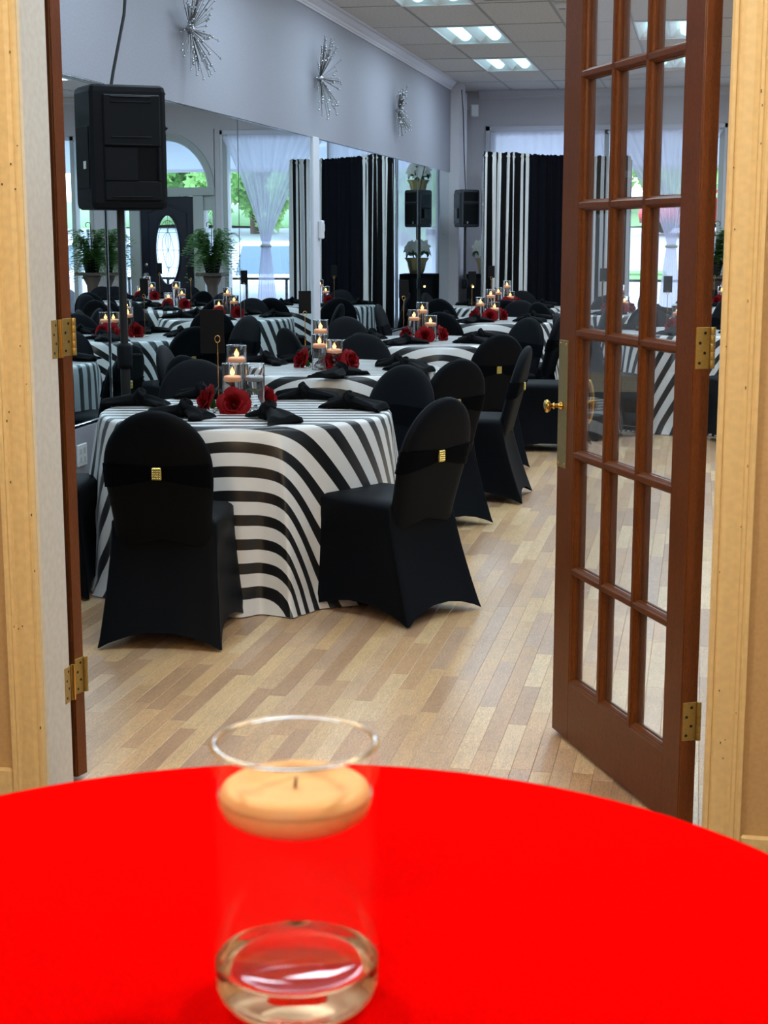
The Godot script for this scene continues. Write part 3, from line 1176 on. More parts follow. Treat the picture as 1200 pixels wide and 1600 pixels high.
# ------------------------------------------------------------------ French doors
func hinge(parent: Node, y: float, jamb: bool) -> void:
	var b := MB.new()
	b.box(Vector3(-0.0012, y, 0.021), Vector3(0.003, 0.1, 0.036), 0.0008)
	var h := obj("hinge", b, mats.brass_old, parent)
	h.set_meta("label", "brass butt hinge")
	var k := MB.new()
	for j in 5:
		k.xf = Transform3D(Basis(), Vector3(-0.005, y - 0.05 + 0.02 * j, 0.045))
		k.lathe([[0, 0.0005], [0.0065, 0.0005], [0.0065, 0.0195], [0, 0.0195]], 12)
	k.xf = Transform3D()
	obj("knuckle", k, mats.brass_old, h)
	for j in 4:
		var s := MB.new()
		var zz := 0.013 if j % 2 == 0 else 0.026
		s.xf = Transform3D(Basis(Vector3(0, 0, 1), PI / 2), Vector3(-0.0025, y - 0.036 + 0.024 * j, zz))
		s.lathe([[0.0, 0.0], [0.0038, 0.0], [0.0038, 0.0007], [0, 0.0007]], 10)
		obj("screw", s, mats.hole, h)

func build_doors() -> void:
	french_door("door_1", Vector3(-0.013, 0.012, -3.775), deg_to_rad(116.86), 0.87, "brown glazed French door standing open on the right of the doorway", true)
	french_door("door_2", Vector3(-1.662, 0.012, -3.842), deg_to_rad(164.9), 0.80, "brown French door folded back at the left jamb, seen edge on", false)
	# leaves let into the left jamb
	var jamb := find_child("trim_jamb", false, false)
	for y in [0.302, 1.237, 2.18]:
		var jb := MB.new()
		jb.box(Vector3(-1.6505, y, -3.770), Vector3(0.003, 0.1, 0.034), 0.0008)
		var h := obj("hinge_leaf", jb, mats.brass_old, jamb)
		jb = MB.new()
		jb.xf = Transform3D(Basis(), Vector3(-1.648, y - 0.05, -3.802))
		jb.lathe([[0, 0.0], [0.0065, 0.0], [0.0065, 0.1], [0, 0.1]], 12)
		obj("hinge_pin", jb, mats.brass, h)
		for j in 4:
			jb = MB.new()
			jb.xf = Transform3D(Basis(Vector3(0, 0, 1), -PI / 2), Vector3(-1.6492, y - 0.036 + 0.024 * j, -3.764 if j % 2 == 0 else -3.776))
			jb.lathe([[0.0, 0.0], [0.0038, 0.0], [0.0038, 0.0007], [0, 0.0007]], 10)
			obj("screw", jb, mats.hole, h)

func french_door(called: String, at: Vector3, turn: float, W: float, label: String, full: bool) -> void:
	var t := structure(called)
	t.position = at
	t.rotation.y = turn
	t.set_meta("label", label)
	var H := 2.42
	var T := 0.044
	var g0 := 0.10
	var g1 := W - 0.125
	var ys := [0.178, 0.519, 0.865, 1.217, 1.576, 1.934, 2.29]
	var wd: Material = mats.door_wood
	# stiles and rails; the hinge stile has its edge in the redder raw wood
	var a := MB.new()
	a.box(Vector3(g0 * 0.5 + 0.002, H * 0.5, T * 0.5), Vector3(g0 - 0.004, H, T), 0.002)
	obj("stile", a, wd, t)
	a = MB.new()
	a.box(Vector3(0.0015, H * 0.5, T * 0.5), Vector3(0.005, H - 0.004, T - 0.004), 0.001)
	obj("hinge_edge", a, mats.door_edge, t)
	a = MB.new()
	a.box(Vector3((g1 + W) * 0.5, H * 0.5, T * 0.5), Vector3(W - g1, H, T), 0.002)
	obj("stile", a, wd, t)
	for q in [[0.0, ys[0]], [ys[6], H]]:
		a = MB.new()
		a.box(Vector3((g0 + g1) * 0.5, (q[0] + q[1]) * 0.5, T * 0.5), Vector3(g1 - g0 + 0.004, q[1] - q[0], T - 0.001), 0.002)
		obj("rail", a, wd, t)
	var vx := [g0, lerpf(g0, g1, 1.0 / 3.0), lerpf(g0, g1, 2.0 / 3.0), g1]
	# moulded glazing bars
	for k in [1, 2]:
		a = MB.new()
		bar_profile(a, Vector3(vx[k], ys[0], T * 0.5), Vector3(vx[k], ys[6], T * 0.5), T)
		obj("muntin", a, wd, t)
	for r in range(1, 6):
		a = MB.new()
		bar_profile(a, Vector3(g0, ys[r], T * 0.5), Vector3(g1, ys[r], T * 0.5), T)
		obj("muntin", a, wd, t)
	# sticking round the glazed field, and the panes
	for q in [[Vector3(g0, ys[0], T * 0.5), Vector3(g0, ys[6], T * 0.5)], [Vector3(g1, ys[0], T * 0.5), Vector3(g1, ys[6], T * 0.5)], [Vector3(g0, ys[0], T * 0.5), Vector3(g1, ys[0], T * 0.5)], [Vector3(g0, ys[6], T * 0.5), Vector3(g1, ys[6], T * 0.5)]]:
		a = MB.new()
		bar_profile(a, q[0], q[1], T - 0.004)
		obj("bead", a, wd, t)
	for r in 6:
		for c in 3:
			a = MB.new()
			a.box(Vector3((vx[c] + vx[c + 1]) * 0.5, (ys[r] + ys[r + 1]) * 0.5, T * 0.5), Vector3(vx[c + 1] - vx[c] - 0.012, ys[r + 1] - ys[r] - 0.012, 0.004))
			obj("pane", a, mats.pane, t)
	for y in [0.29, 1.225, 2.17]:
		hinge(t, y, full)
	if not full:
		return
	# push plate, knob, pull handle
	a = MB.new()
	a.box(Vector3(0.832, 1.004, -0.001), Vector3(0.068, 0.375, 0.0025), 0.0008)
	var pl := obj("push_plate", a, mats.plate_metal, t)
	pl.set_meta("label", "tall worn brass push plate")
	for q in [[0.81, 1.18], [0.855, 1.18], [0.81, 0.828], [0.855, 0.828]]:
		a = MB.new()
		a.xf = Transform3D(Basis(Vector3.RIGHT, -PI / 2), Vector3(q[0], q[1], -0.002))
		a.lathe([[0.004, 0.0], [0.003, 0.0015], [0, 0.002]], 10)
		obj("screw", a, mats.brass, pl)
	a = MB.new()
	a.xf = Transform3D(Basis(Vector3.RIGHT, -PI / 2), Vector3(0.832, 1.0, -0.002))
	a.lathe([[0.0, 0.0], [0.012, 0.0], [0.011, 0.006], [0.006, 0.012], [0.006, 0.024], [0.010, 0.027], [0.006, 0.031], [0.006, 0.036], [0.015, 0.042], [0.019, 0.048], [0.017, 0.054], [0.0, 0.056]], 20)
	a.xf = Transform3D()
	var kn := obj("knob", a, mats.brass, t)
	kn.set_meta("label", "small polished brass knob")
	a = MB.new()
	var path: Array = []
	for k in 17:
		var u := k / 16.0
		var off := 0.036 * pow(sin(PI * u), 0.22) if k > 0 and k < 16 else 0.0
		path.append(Vector3(0.80, 0.945 + 0.135 * u, T + off))
	a.tube(path, 0.0055, 10)
	obj("pull_handle", a, mats.brass, t).set_meta("label", "brass pull handle on the far side")

func bar_profile(a: MB, p: Vector3, q: Vector3, T: float) -> void:
	var d := q - p
	var c := (p + q) * 0.5
	var up := absf(d.y) > absf(d.x)
	var L := d.length()
	var rt := Basis(Vector3(0, 0, 1), PI / 2) if not up else Basis()
	# stepped and rounded section, swept along y, then turned
	var sec := [[-0.006, -0.5], [-0.0085, -0.46], [-0.0085, -0.40], [-0.0125, -0.34], [-0.0155, -0.22], [-0.0155, -0.10], [-0.012, -0.06], [-0.012, 0.06], [-0.0155, 0.10], [-0.0155, 0.22], [-0.0125, 0.34], [-0.0085, 0.40], [-0.0085, 0.46], [-0.006, 0.5]]
	var pl := PackedVector2Array()
	for s in sec:
		pl.append(Vector2(s[0], s[1] * T))
	for k in range(sec.size() - 1, -1, -1):
		pl.append(Vector2(-sec[k][0], sec[k][1] * T))
	var o := a.xf
	a.xf = Transform3D(rt * Basis(Vector3.RIGHT, Vector3(0, 0, 1), Vector3(0, -1, 0)), c)
	a.prism(pl, -L * 0.5, L * 0.5)
	a.xf = o

# ------------------------------------------------------------------ red lobby table, big vase
func build_red_table() -> void:
	var c := Vector3(-0.235, 0, -0.80)
	var h := 1.066
	var t := thing("cocktail_table", "tall round cocktail table under the red cloth", "table", c)
	var b := MB.new()
	b.lathe([[0, h - 0.03], [0.40, h - 0.03], [0.405, h - 0.02], [0.405, h - 0.008], [0.40, h - 0.003], [0, h - 0.003]], 48)
	obj("tabletop", b, mats.black_metal, t)
	b = MB.new()
	b.tube([Vector3(0, 0.03, 0), Vector3(0, h - 0.03, 0)], 0.035, 16)
	obj("column", b, mats.black_metal, t)
	b = MB.new()
	b.lathe([[0, 0], [0.26, 0], [0.27, 0.012], [0.05, 0.04], [0, 0.04]], 32)
	obj("base", b, mats.black_metal, t)
	var cl := MB.new()
	var rows: Array = []
	var prof := [[0.0, h], [0.15, h], [0.30, h], [0.385, h], [0.400, h - 0.0005], [0.407, h - 0.003], [0.411, h - 0.008], [0.412, h - 0.02], [0.405, h - 0.1], [0.36, 0.75], [0.31, 0.5], [0.30, 0.35], [0.32, 0.12], [0.335, 0.003]]
	for p in prof:
		var r := PackedVector3Array()
		var low: float = clampf((h - 0.03 - p[1]) / 0.9, 0.0, 1.0)
		for k in 96:
			var a := TAU * k / 96.0
			var rr: float = p[0] * (1.0 + 0.03 * low * sin(4.0 * a))
			r.append(c + Vector3(rr * cos(a), p[1], -rr * sin(a)))
		rows.append(r)
	cl.grid(rows, true, true)
	tag(obj("red_tablecloth", cl, mats.red_cloth), "bright red stretch cloth over the tall round table in the foreground", "tablecloth")
	var at := Vector3(-0.214, h + 0.0005, -0.795)
	var v := thing("glass_vase", "large clear glass cylinder of water on the red tablecloth", "vase", at)
	var R := 0.0472
	var H := 0.157
	b = MB.new()
	var wall := [[R - 0.003, 0.026], [R - 0.0004, 0.030], [R, 0.045], [R, H - 0.002], [R - 0.0008, H - 0.0002], [R - 0.002, H], [R - 0.0032, H - 0.0005], [R - 0.0036, H - 0.002], [R - 0.0036, 0.030]]
	b.lathe(wall, 72)
	obj("wall", b, mats.clear_glass, v)
	b = MB.new()
	b.lathe([[0, 0.0], [R - 0.020, 0.0], [R - 0.011, 0.0012], [R - 0.006, 0.0042], [R - 0.0025, 0.009], [R - 0.0006, 0.015], [R - 0.0004, 0.0265], [R - 0.002, 0.0285], [R - 0.010, 0.0265], [R - 0.022, 0.0245], [0, 0.0235]], 72)
	obj("base", b, mats.thick_glass, v)
	b = MB.new()
	var wl := 0.126
	b.lathe([[R - 0.004, 0.030], [R - 0.004, wl + 0.0012], [R - 0.0048, wl], [R - 0.0065, wl - 0.0006], [R - 0.0085, wl - 0.0008]], 72)
	obj("water", b, mats.water, v)
	b = MB.new()
	b.lathe([[R - 0.0036, H - 0.0012], [R - 0.0026, H + 0.0002], [R - 0.0012, H], [R + 0.0002, H - 0.0016]], 72)
	obj("rim", b, mats.thick_glass, v)
	b = MB.new()
	var ring: Array = []
	for k in 65:
		var a := TAU * k / 64.0
		ring.append(Vector3((R - 0.0042) * cos(a), wl, (R - 0.0042) * sin(a)))
	b.tube(ring, 0.0007, 6, false)
	obj("meniscus", b, mats.thick_glass, v)
	var ca := thing("floating_candle", "large unlit cream floating candle in the foreground vase", "candle", at + Vector3(0, wl, 0))
	b = MB.new()
	b.lathe([[0, -0.017], [0.022, -0.0165], [0.034, -0.0145], [0.0405, -0.010], [0.0428, -0.004], [0.0424, 0.0], [0.041, 0.004], [0.038, 0.0062], [0.034, 0.0068], [0.030, 0.0058], [0.026, 0.004], [0.02, 0.0034], [0, 0.003]], 64)
	var wo := obj("wax", b, mats.wax, ca)
	b = MB.new()
	b.tube([Vector3(0, 0.002, 0), Vector3(0.0003, 0.006, 0), Vector3(0.0008, 0.0095, 0)], [0.0009, 0.0009, 0.0006], 8)
	obj("wick", b, mats.wick, wo)

# ------------------------------------------------------------------ hall tables
const TABLES := [
	[-1.93, -6.42, "the nearest striped table"],
	[-2.08, -8.66, "the second striped table along the mirror"],
	[-1.96, -11.07, "the third striped table along the mirror"],
	[-1.88, -13.95, "the fourth striped table along the mirror"],
	[-2.08, -16.75, "the farthest striped table by the drapes"],
	[-0.10, -12.6, "the striped table behind the glazed door"],
	[-0.80, -15.6, "the striped table at mid hall"],
	[0.30, -17.7, "the striped table before the dark entry door"]]

func cloth_mesh(sd: int, rot: float) -> ArrayMesh:
	var R := 0.635
	var h := 0.757
	var pitch := 0.096
	var r0 := RandomNumberGenerator.new()
	r0.seed = sd
	var p: Array = []
	for k in 6:
		p.append(r0.randf() * TAU)
	var b := MB.new()
	# the cloth hangs in flat runs; what is left over gathers in a fold between two runs
	var bounds: Array = [-115.0, -61.0, 22.0, 78.0, 136.0, 196.0, 245.0]
	if sd != 41:
		bounds = [0.0]
		var off := r0.randf() * 60.0 - 120.0
		for k in 5:
			bounds.append((k + 1) * 60.0 + r0.randf_range(-9.0, 9.0))
		bounds.append(360.0)
		for k in 7:
			bounds[k] += off
	var rows: Array = []
	var uvs: Array = []
	var C := 289
	var prof: Array = []   # arc length, radius, height, drop
	for r in [0.0, 0.15, 0.3, 0.45, 0.56, 0.61]:
		prof.append([r, r, h, 0.0])
	for k in 4:
		var a := (k + 1) * PI * 0.5 / 4.0
		prof.append([0.61 + 0.025 * a, 0.61 + 0.025 * sin(a), h - 0.025 * (1.0 - cos(a)), 0.0])
	var n := 22
	for k in range(1, n + 1):
		var d := (h - 0.03) * k / n
		prof.append([0.65 + d, R, h - 0.025 - d, d])
	for q in prof:
		var r := PackedVector3Array()
		var uv := PackedVector2Array()
		var d: float = q[3] / (h - 0.03)
		for k in C:
			var a := TAU * k / (C - 1.0)
			var deg: float = fposmod(rad_to_deg(a) - bounds[0], 360.0) + bounds[0]
			var seg := 0
			while seg < 5 and deg > bounds[seg + 1]:
				seg += 1
			var x: float = 2.0 * (deg - bounds[seg]) / (bounds[seg + 1] - bounds[seg]) - 1.0
			var hang := deg_to_rad(lerpf(bounds[seg], bounds[seg + 1], 0.5 + 0.5 * signf(x) * pow(absf(x), 5.5)))
			var fold := 0.080 * pow(absf(x), 11.0) * pow(d, 0.75) - 0.030 * exp(-pow((absf(x) - 0.70) / 0.13, 2.0)) * d
			fold += 0.010 * d * sin(x * 7.0 + p[seg % 6]) + 0.007 * d * sin(x * 15.0 + p[(seg + 2) % 6]) * d
			var rr: float = q[1] + 0.004 * (1.0 if d > 0 else 0.0) + 0.04 * d + fold
			var yy: float = q[2]
			if d > 0.95:
				rr += 0.02
				yy = 0.004
			elif d > 0.9:
				yy -= 0.006
			r.append(Vector3(rr * cos(a), yy, -rr * sin(a)))
			var flat := minf(q[0], 0.649)
			var s: float = flat * cos(a - rot) + (q[0] - flat) * cos(hang - rot)
			var w: float = flat * sin(a - rot) + (q[0] - flat) * sin(hang - rot)
			uv.append(Vector2(s / 0.5, w / pitch + 0.3))
		rows.append(r)
		uvs.append(uv)
	b.grid(rows, false, true, uvs)
	# close the seam's normals
	var first := b.n.duplicate()
	for k in rows.size():
		var m := (first[k * C] + first[k * C + C - 1]).normalized()
		b.n[k * C] = m
		b.n[k * C + C - 1] = m
	return b.mesh()

func vase(at: Vector3, R: float, H: float, size: String, tname: String, lit: bool) -> void:
	var v := thing("candle_vase", "%s clear glass cylinder of water on %s" % [size, tname], "vase", at, 0.0, "glass candle vases on the striped tables")
	var b := MB.new()
	b.lathe([[0, 0], [R - 0.004, 0], [R, 0.004], [R, H - 0.001], [R - 0.0015, H], [R - 0.003, H - 0.001], [R - 0.003, 0.012], [0, 0.01]], 28)
	obj("glass", b, mats.thick_glass, v)
	b = MB.new()
	b.lathe([[R - 0.0024, H - 0.0018], [R - 0.0024, H], [R + 0.0004, H], [R + 0.0004, H - 0.0018]], 28)
	obj("rim", b, mats.chrome, v)
	b = MB.new()
	var wl := H - 0.062
	b.lathe([[0, 0.0125], [R - 0.0034, 0.0125], [R - 0.0034, wl - 0.0005], [R - 0.0034, wl - 0.0005], [0, wl - 0.0005]], 28)
	obj("water", b, mats.solid_water, v)
	var c := thing("floating_candle", "%s floating candle in the %s glass on %s" % ["lit" if lit else "unlit white", size, tname], "candle", at + Vector3(0, wl, 0), 0.0, "floating candles on the striped tables")
	b = MB.new()
	b.lathe([[0, -0.018], [0.02, -0.017], [R - 0.010, -0.010], [R - 0.006, 0.0], [R - 0.007, 0.006], [R - 0.014, 0.009], [0, 0.006]], 24)
	var wo := obj("wax", b, mats.wax_lit if lit else mats.white_plastic, c)
	b = MB.new()
	b.tube([Vector3(0, 0.004, 0), Vector3(0.001, 0.016, 0)], 0.0011, 6)
	obj("wick", b, mats.wick, wo)
	if lit:
		b = MB.new()
		b.lathe([[0, 0.009], [0.0045, 0.011], [0.0080, 0.018], [0.0076, 0.025], [0.0044, 0.034], [0.0013, 0.043], [0, 0.045]], 12)
		obj("flame", b, mats.flame, wo)
		var l := OmniLight3D.new()
		l.name = "flame_light"
		l.position = Vector3(0, 0.022, 0)
		l.light_color = Color(1.0, 0.66, 0.32)
		l.light_energy = 0.012
		l.light_size = 0.006
		l.omni_range = 12.0
		l.omni_attenuation = 2.0
		l.shadow_enabled = true
		c.add_child(l, true)

var rose0: Node3D
func rose(at: Vector3, turn: Vector3, label: String, k: float) -> void:
	if rose0 == null:
		var t := thing("rose", label, "rose", at, 0.0, "red roses on the striped tables")
		rose0 = t
		var b := MB.new()
		var r0 := RandomNumberGenerator.new()
		r0.seed = 5
		var lay := [[3, 0.010, 0.050, 0.0], [4, 0.017, 0.053, 0.15], [5, 0.027, 0.052, 0.45], [5, 0.037, 0.045, 0.9], [6, 0.046, 0.034, 1.4]]
		for li in lay.size():
			var L = lay[li]
			for j in L[0]:
				var a0: float = TAU * (j + 0.5 * li) / L[0] + r0.randf_range(-0.25, 0.25)
				var hs := r0.randf_range(0.88, 1.1)
				var rows: Array = []
				for y in 8:
					var v := y / 7.0
					var r := PackedVector3Array()
					for x in 9:
						var u := -1.0 + x / 4.0
						var wid: float = (PI / L[0]) * 1.30 * sin(PI * (0.12 + 0.56 * v))
						var curl: float = maxf(0.0, v - 0.62) / 0.38
						var rad: float = 0.004 + L[1] * pow(v, 0.55) + 0.016 * L[3] * curl * curl * (1.0 - 0.5 * u * u) + 0.004 * u * u * v - 0.003 * u * v
						var yy: float = L[2] * hs * v * (1.0 - 0.22 * u * u * v) - 0.010 * L[3] * curl * curl
						var a: float = a0 + u * wid
						r.append(Vector3(rad * cos(a), yy, rad * sin(a)))
					rows.append(r)
				b.grid(rows, false, true)
		obj("bloom", b, mats.rose, t)
		var lf := MB.new()
		for j in 4:
			lf.xf = Transform3D(Basis(Vector3.UP, j * TAU / 4.0 + 0.4), Vector3.ZERO)
			leaf_grid(lf, 0.075, 0.022, -0.25)
		lf.xf = Transform3D()
		obj("leaf", lf, mats.leaf, t)
		t.rotation = turn
		t.scale = Vector3.ONE * k
	else:
		var o := dup(rose0, label, at, 0.0)
		o.rotation = turn
		o.scale = Vector3.ONE * k

func leaf_grid(b: MB, L: float, W: float, droop: float) -> void:
	var rows: Array = []
	for y in 7:
		var v := y / 6.0
		var r := PackedVector3Array()
		for x in 5:
			var u := -1.0 + x / 2.0
			var w := W * sin(PI * pow(v, 0.8)) 
			r.append(Vector3(L * v, droop * L * v * v - 0.15 * w * (1.0 - absf(u)) + 0.008 * v, u * w))
		rows.append(r)
	b.grid(rows)

func napkin_meshes() -> Array:
	var tails: Array = []
	var r0 := RandomNumberGenerator.new()
	r0.seed = 77
	for s in [0, 1]:
		var rows: Array = []
		var N := 14
		var L: float = 0.165 if s == 0 else 0.12
		for k in N + 1:
			var v: float = float(k) / N
			var r := PackedVector3Array()
			var hw: float = 0.018 + (0.075 if s == 0 else 0.058) * pow(v, 0.9) 
			var hh: float = 0.024 * (1.0 - 0.55 * v)
			if k == N:
				hh = 0.003
			for j in 28:
				var a := TAU * j / 28.0
				var rip: float = 1.0 + 0.42 * sin(a * 6.0 + s * 2.0 + v * 2.4) * (0.3 + v)
				var x: float = L * v + 0.018 * v * cos(3.0 * a) 
				r.append(Vector3(x * (1.0 if s == 0 else -1.0), maxf(0.001, hh + hh * sin(a) * rip), hw * cos(a) + 0.03 * v * v * (1.0 if s == 0 else -1.6)))
			rows.append(r)
		var e := PackedVector3Array()
		e.resize(28)
		e.fill(rows[N][0] * 0.5 + rows[N][14] * 0.5)
		rows.append(e)
		var tb := MB.new()
		tb.grid(rows, true, s == 0)
		tails.append(tb.mesh())
	var knot := MB.new()
	var rows2: Array = []
	for k in 13:
		var th := PI * k / 12.0
		var r := PackedVector3Array()
		for j in 20:
			var a := TAU * j / 20.0
			var rr := 0.034 * sin(th) * (1.0 + 0.2 * sin(3.0 * a + 4.0 * th))
			r.append(Vector3(0.85 * rr * cos(a), maxf(0.0005, 0.030 - 0.034 * cos(th) * (1.0 + 0.15 * sin(2.0 * a))), -rr * sin(a) * 1.1))
		rows2.append(r)
	knot.grid(rows2, true)
	return [tails[0], tails[1], knot.mesh()]

func build_tables() -> void:
	var h := 0.757
	# bare folding table under each cloth
	var t0: Node3D
	for k in TABLES.size():
		var q = TABLES[k]
		var lab := "round folding table under the cloth of %s" % q[2]
		if k == 0:
			t0 = thing("round_table", lab, "table", Vector3(q[0], 0, q[1]), 0.0, "round banquet tables")
			var b := MB.new()
			b.lathe([[0, h - 0.03], [0.60, h - 0.03], [0.605, h - 0.025], [0.605, h - 0.006], [0.60, h - 0.003], [0, h - 0.003]], 48)
			obj("tabletop", b, mats.sub_floor, t0)
			for s in [[-1, -1], [1, -1], [1, 1], [-1, 1]]:
				b = MB.new()
				b.tube([Vector3(s[0] * 0.32, 0, s[1] * 0.3), Vector3(s[0] * 0.30, h - 0.03, s[1] * 0.28)], 0.014, 8)
				obj("leg", b, mats.black_metal, t0)
		else:
			dup(t0, lab, Vector3(q[0], 0, q[1]), 0.0)
		var c := obj("striped_tablecloth", cloth_mesh(41 + k * 7, [0.20, 0.16, 0.34, 0.1, 0.3, 0.85, 1.2, 0.3][k]), mats.striped_satin)
		c.position = Vector3(q[0], 0, q[1])
		tag(c, "floor length striped satin cloth on %s" % q[2], "tablecloth", "striped tablecloths")
	# napkins
	var nm := napkin_meshes()
	var n0: Node3D
	var spots: Array = []
	var own := [[-2.10, -6.10, 2.9, "in front, left of the roses"], [-2.44, -6.48, 3.3, "at the left edge"], [-2.27, -6.83, 0.2, "at the back left"], [-1.73, -6.08, 5.6, "in front, right of the roses"], [-1.80, -6.90, 0.3, "at the back right"], [-1.50, -6.55, 6.2, "at the right edge"]]
	for o in own:
		spots.append([0, o[0], o[1], o[2], o[3]])
	own = [[-1.90, -8.10, 4.6, "hanging over the front edge"], [-1.72, -8.78, 0.2, "at the right side"], [-1.62, -8.50, 6.0, "at the right front"], [-2.52, -8.80, 3.0, "at the left side"], [-2.35, -8.95, 0.4, "behind the vases"]]
	for o in own:
		spots.append([1, o[0], o[1], o[2], o[3]])
	var where := ["at the front", "at the right front", "at the right side", "at the back", "at the left side"]
	for k in range(2, TABLES.size()):
		for j in 5:
			var a := -PI * 0.55 + j * 1.15
			spots.append([k, TABLES[k][0] + 0.44 * cos(a), TABLES[k][1] - 0.44 * sin(a), a + (0.4 if j % 2 else -0.3), where[j]])
	for s in spots:
		var lab := "black knotted napkin %s of %s" % [s[4], TABLES[s[0]][2]]
		if n0 == null:
			n0 = thing("napkin", lab, "napkin", Vector3(s[1], h + 0.001, s[2]), s[3], "black knotted napkins")
			obj("tail", nm[0], mats.napkin, n0)
			obj("tail", nm[1], mats.napkin, n0)
			obj("knot", nm[2], mats.napkin, n0)
			n0.scale = Vector3(0.98, 1.2, 1.1)
		else:
			dup(n0, lab, Vector3(s[1], h + 0.001, s[2]), s[3])
	# centrepieces
	for k in TABLES.size():
		var q = TABLES[k]
		var c := Vector3(q[0], h + 0.001, q[1])
		var n: String = q[2]
		if k == 0:
			vase(Vector3(-1.995, c.y, -6.50), 0.044, 0.275, "tallest", n, true)
			vase(Vector3(-1.975, c.y, -6.37), 0.044, 0.205, "middle", n, true)
			vase(Vector3(-1.885, c.y, -6.40), 0.044, 0.205, "right hand", n, false)
		elif k == 1:
			vase(Vector3(-2.14, c.y, -8.62), 0.044, 0.275, "tallest", n, true)
			vase(Vector3(-2.115, c.y, -8.49), 0.044, 0.20, "middle", n, true)
			vase(Vector3(-2.045, c.y, -8.56), 0.048, 0.165, "shortest", n, true)
		elif k == 2:
			vase(c + Vector3(-0.03, 0, -0.02), 0.044, 0.275, "tallest", n, true)
			vase(c + Vector3(0.045, 0, 0.06), 0.048, 0.185, "shortest", n, true)
			vase(c + Vector3(-0.075, 0, 0.07), 0.044, 0.225, "middle", n, true)
		else:
			vase(c + Vector3(0.0, 0, -0.05), 0.044, 0.275, "tallest", n, true)
			vase(c + Vector3(-0.085, 0, 0.02), 0.044, 0.205, "middle", n, true)
			vase(c + Vector3(0.05, 0, 0.06), 0.048, 0.165, "shortest", n, true)
		var rp := [[-0.12, 0.05, -1.1, "left"], [0.02, 0.15, 0.0, "front"], [0.10, -0.04, 1.2, "right"]]
		if k == 0:
			rp = [[-0.155, 0.02, -1.2, "left"], [-0.015, 0.13, 0.0, "front"], [0.055, -0.07, 1.2, "right"]]
		elif k == 1:
			rp = [[-0.165, 0.01, -1.1, "left"], [0.03, 0.11, 0.1, "front"], [0.10, 0.03, 1.0, "right"]]
		for r in rp:
			# blooms lie tilted: their open side towards the room
			var dir := Vector3(sin(r[2] + 0.2), 0.35, cos(r[2] + 0.2)).normalized()
			var bs := Basis(Quaternion(Vector3.UP, dir))
			rose(c + Vector3(r[0], 0.035, r[1]), bs.get_euler(), "red rose lying %s of the vases on %s" % [r[3], n], 1.05)
		# table card on a rod
		var st := thing("table_card_stand", "thin gold rod with dark table card on %s" % n, "card holder", c + Vector3(-0.17 if k != 0 else -0.135, 0, -0.03), 0.2, "table card holders")
		var b := MB.new()
		b.lathe([[0, 0], [0.03, 0], [0.03, 0.003], [0.004, 0.006], [0, 0.006]], 20)
		obj("base", b, mats.gold_rod, st)
		b = MB.new()
		b.tube([Vector3(0, 0.004, 0), Vector3(0, 0.29, 0)], 0.0022, 8)
		var ro := obj("rod", b, mats.gold_rod, st)
		b = MB.new()
		var path: Array = []
		for j in 21:
			var a := TAU * j / 20.0 - PI / 2
			path.append(Vector3(0.011 * cos(a), 0.304 + 0.015 * sin(a), 0.003))
		b.tube(path, 0.002, 6, false)
		obj("ring", b, mats.gold_rod, ro)
		b = MB.new()
		if k == 0:
			b.box(Vector3(-0.025, 0.335, -0.02), Vector3(0.105, 0.19, 0.003), 0.001)
		else:
			b.box(Vector3(0, 0.37, -0.002), Vector3(0.072, 0.13, 0.003), 0.001)
		obj("card", b, mats.card_black, st)
		# scattered clear gems
		if k < 3:
			var g := MB.new()
			for j in 26:
				var a := rng.randf() * TAU
				var rr := 0.08 + rng.randf() * 0.10
				g.box(Vector3(rr * cos(a) - 0.02, 0.006, rr * sin(a) + 0.02), Vector3.ONE * rng.randf_range(0.008, 0.014), 0.003, Basis.from_euler(Vector3(rng.randf() * 3, rng.randf() * 3, 0)))
			var go := obj("crystal_gems", g, mats.chrome)
			go.position = c
			go.set_meta("kind", "stuff")
			tag(go, "scattered clear crystal gems round the vases on %s" % n, "gems")

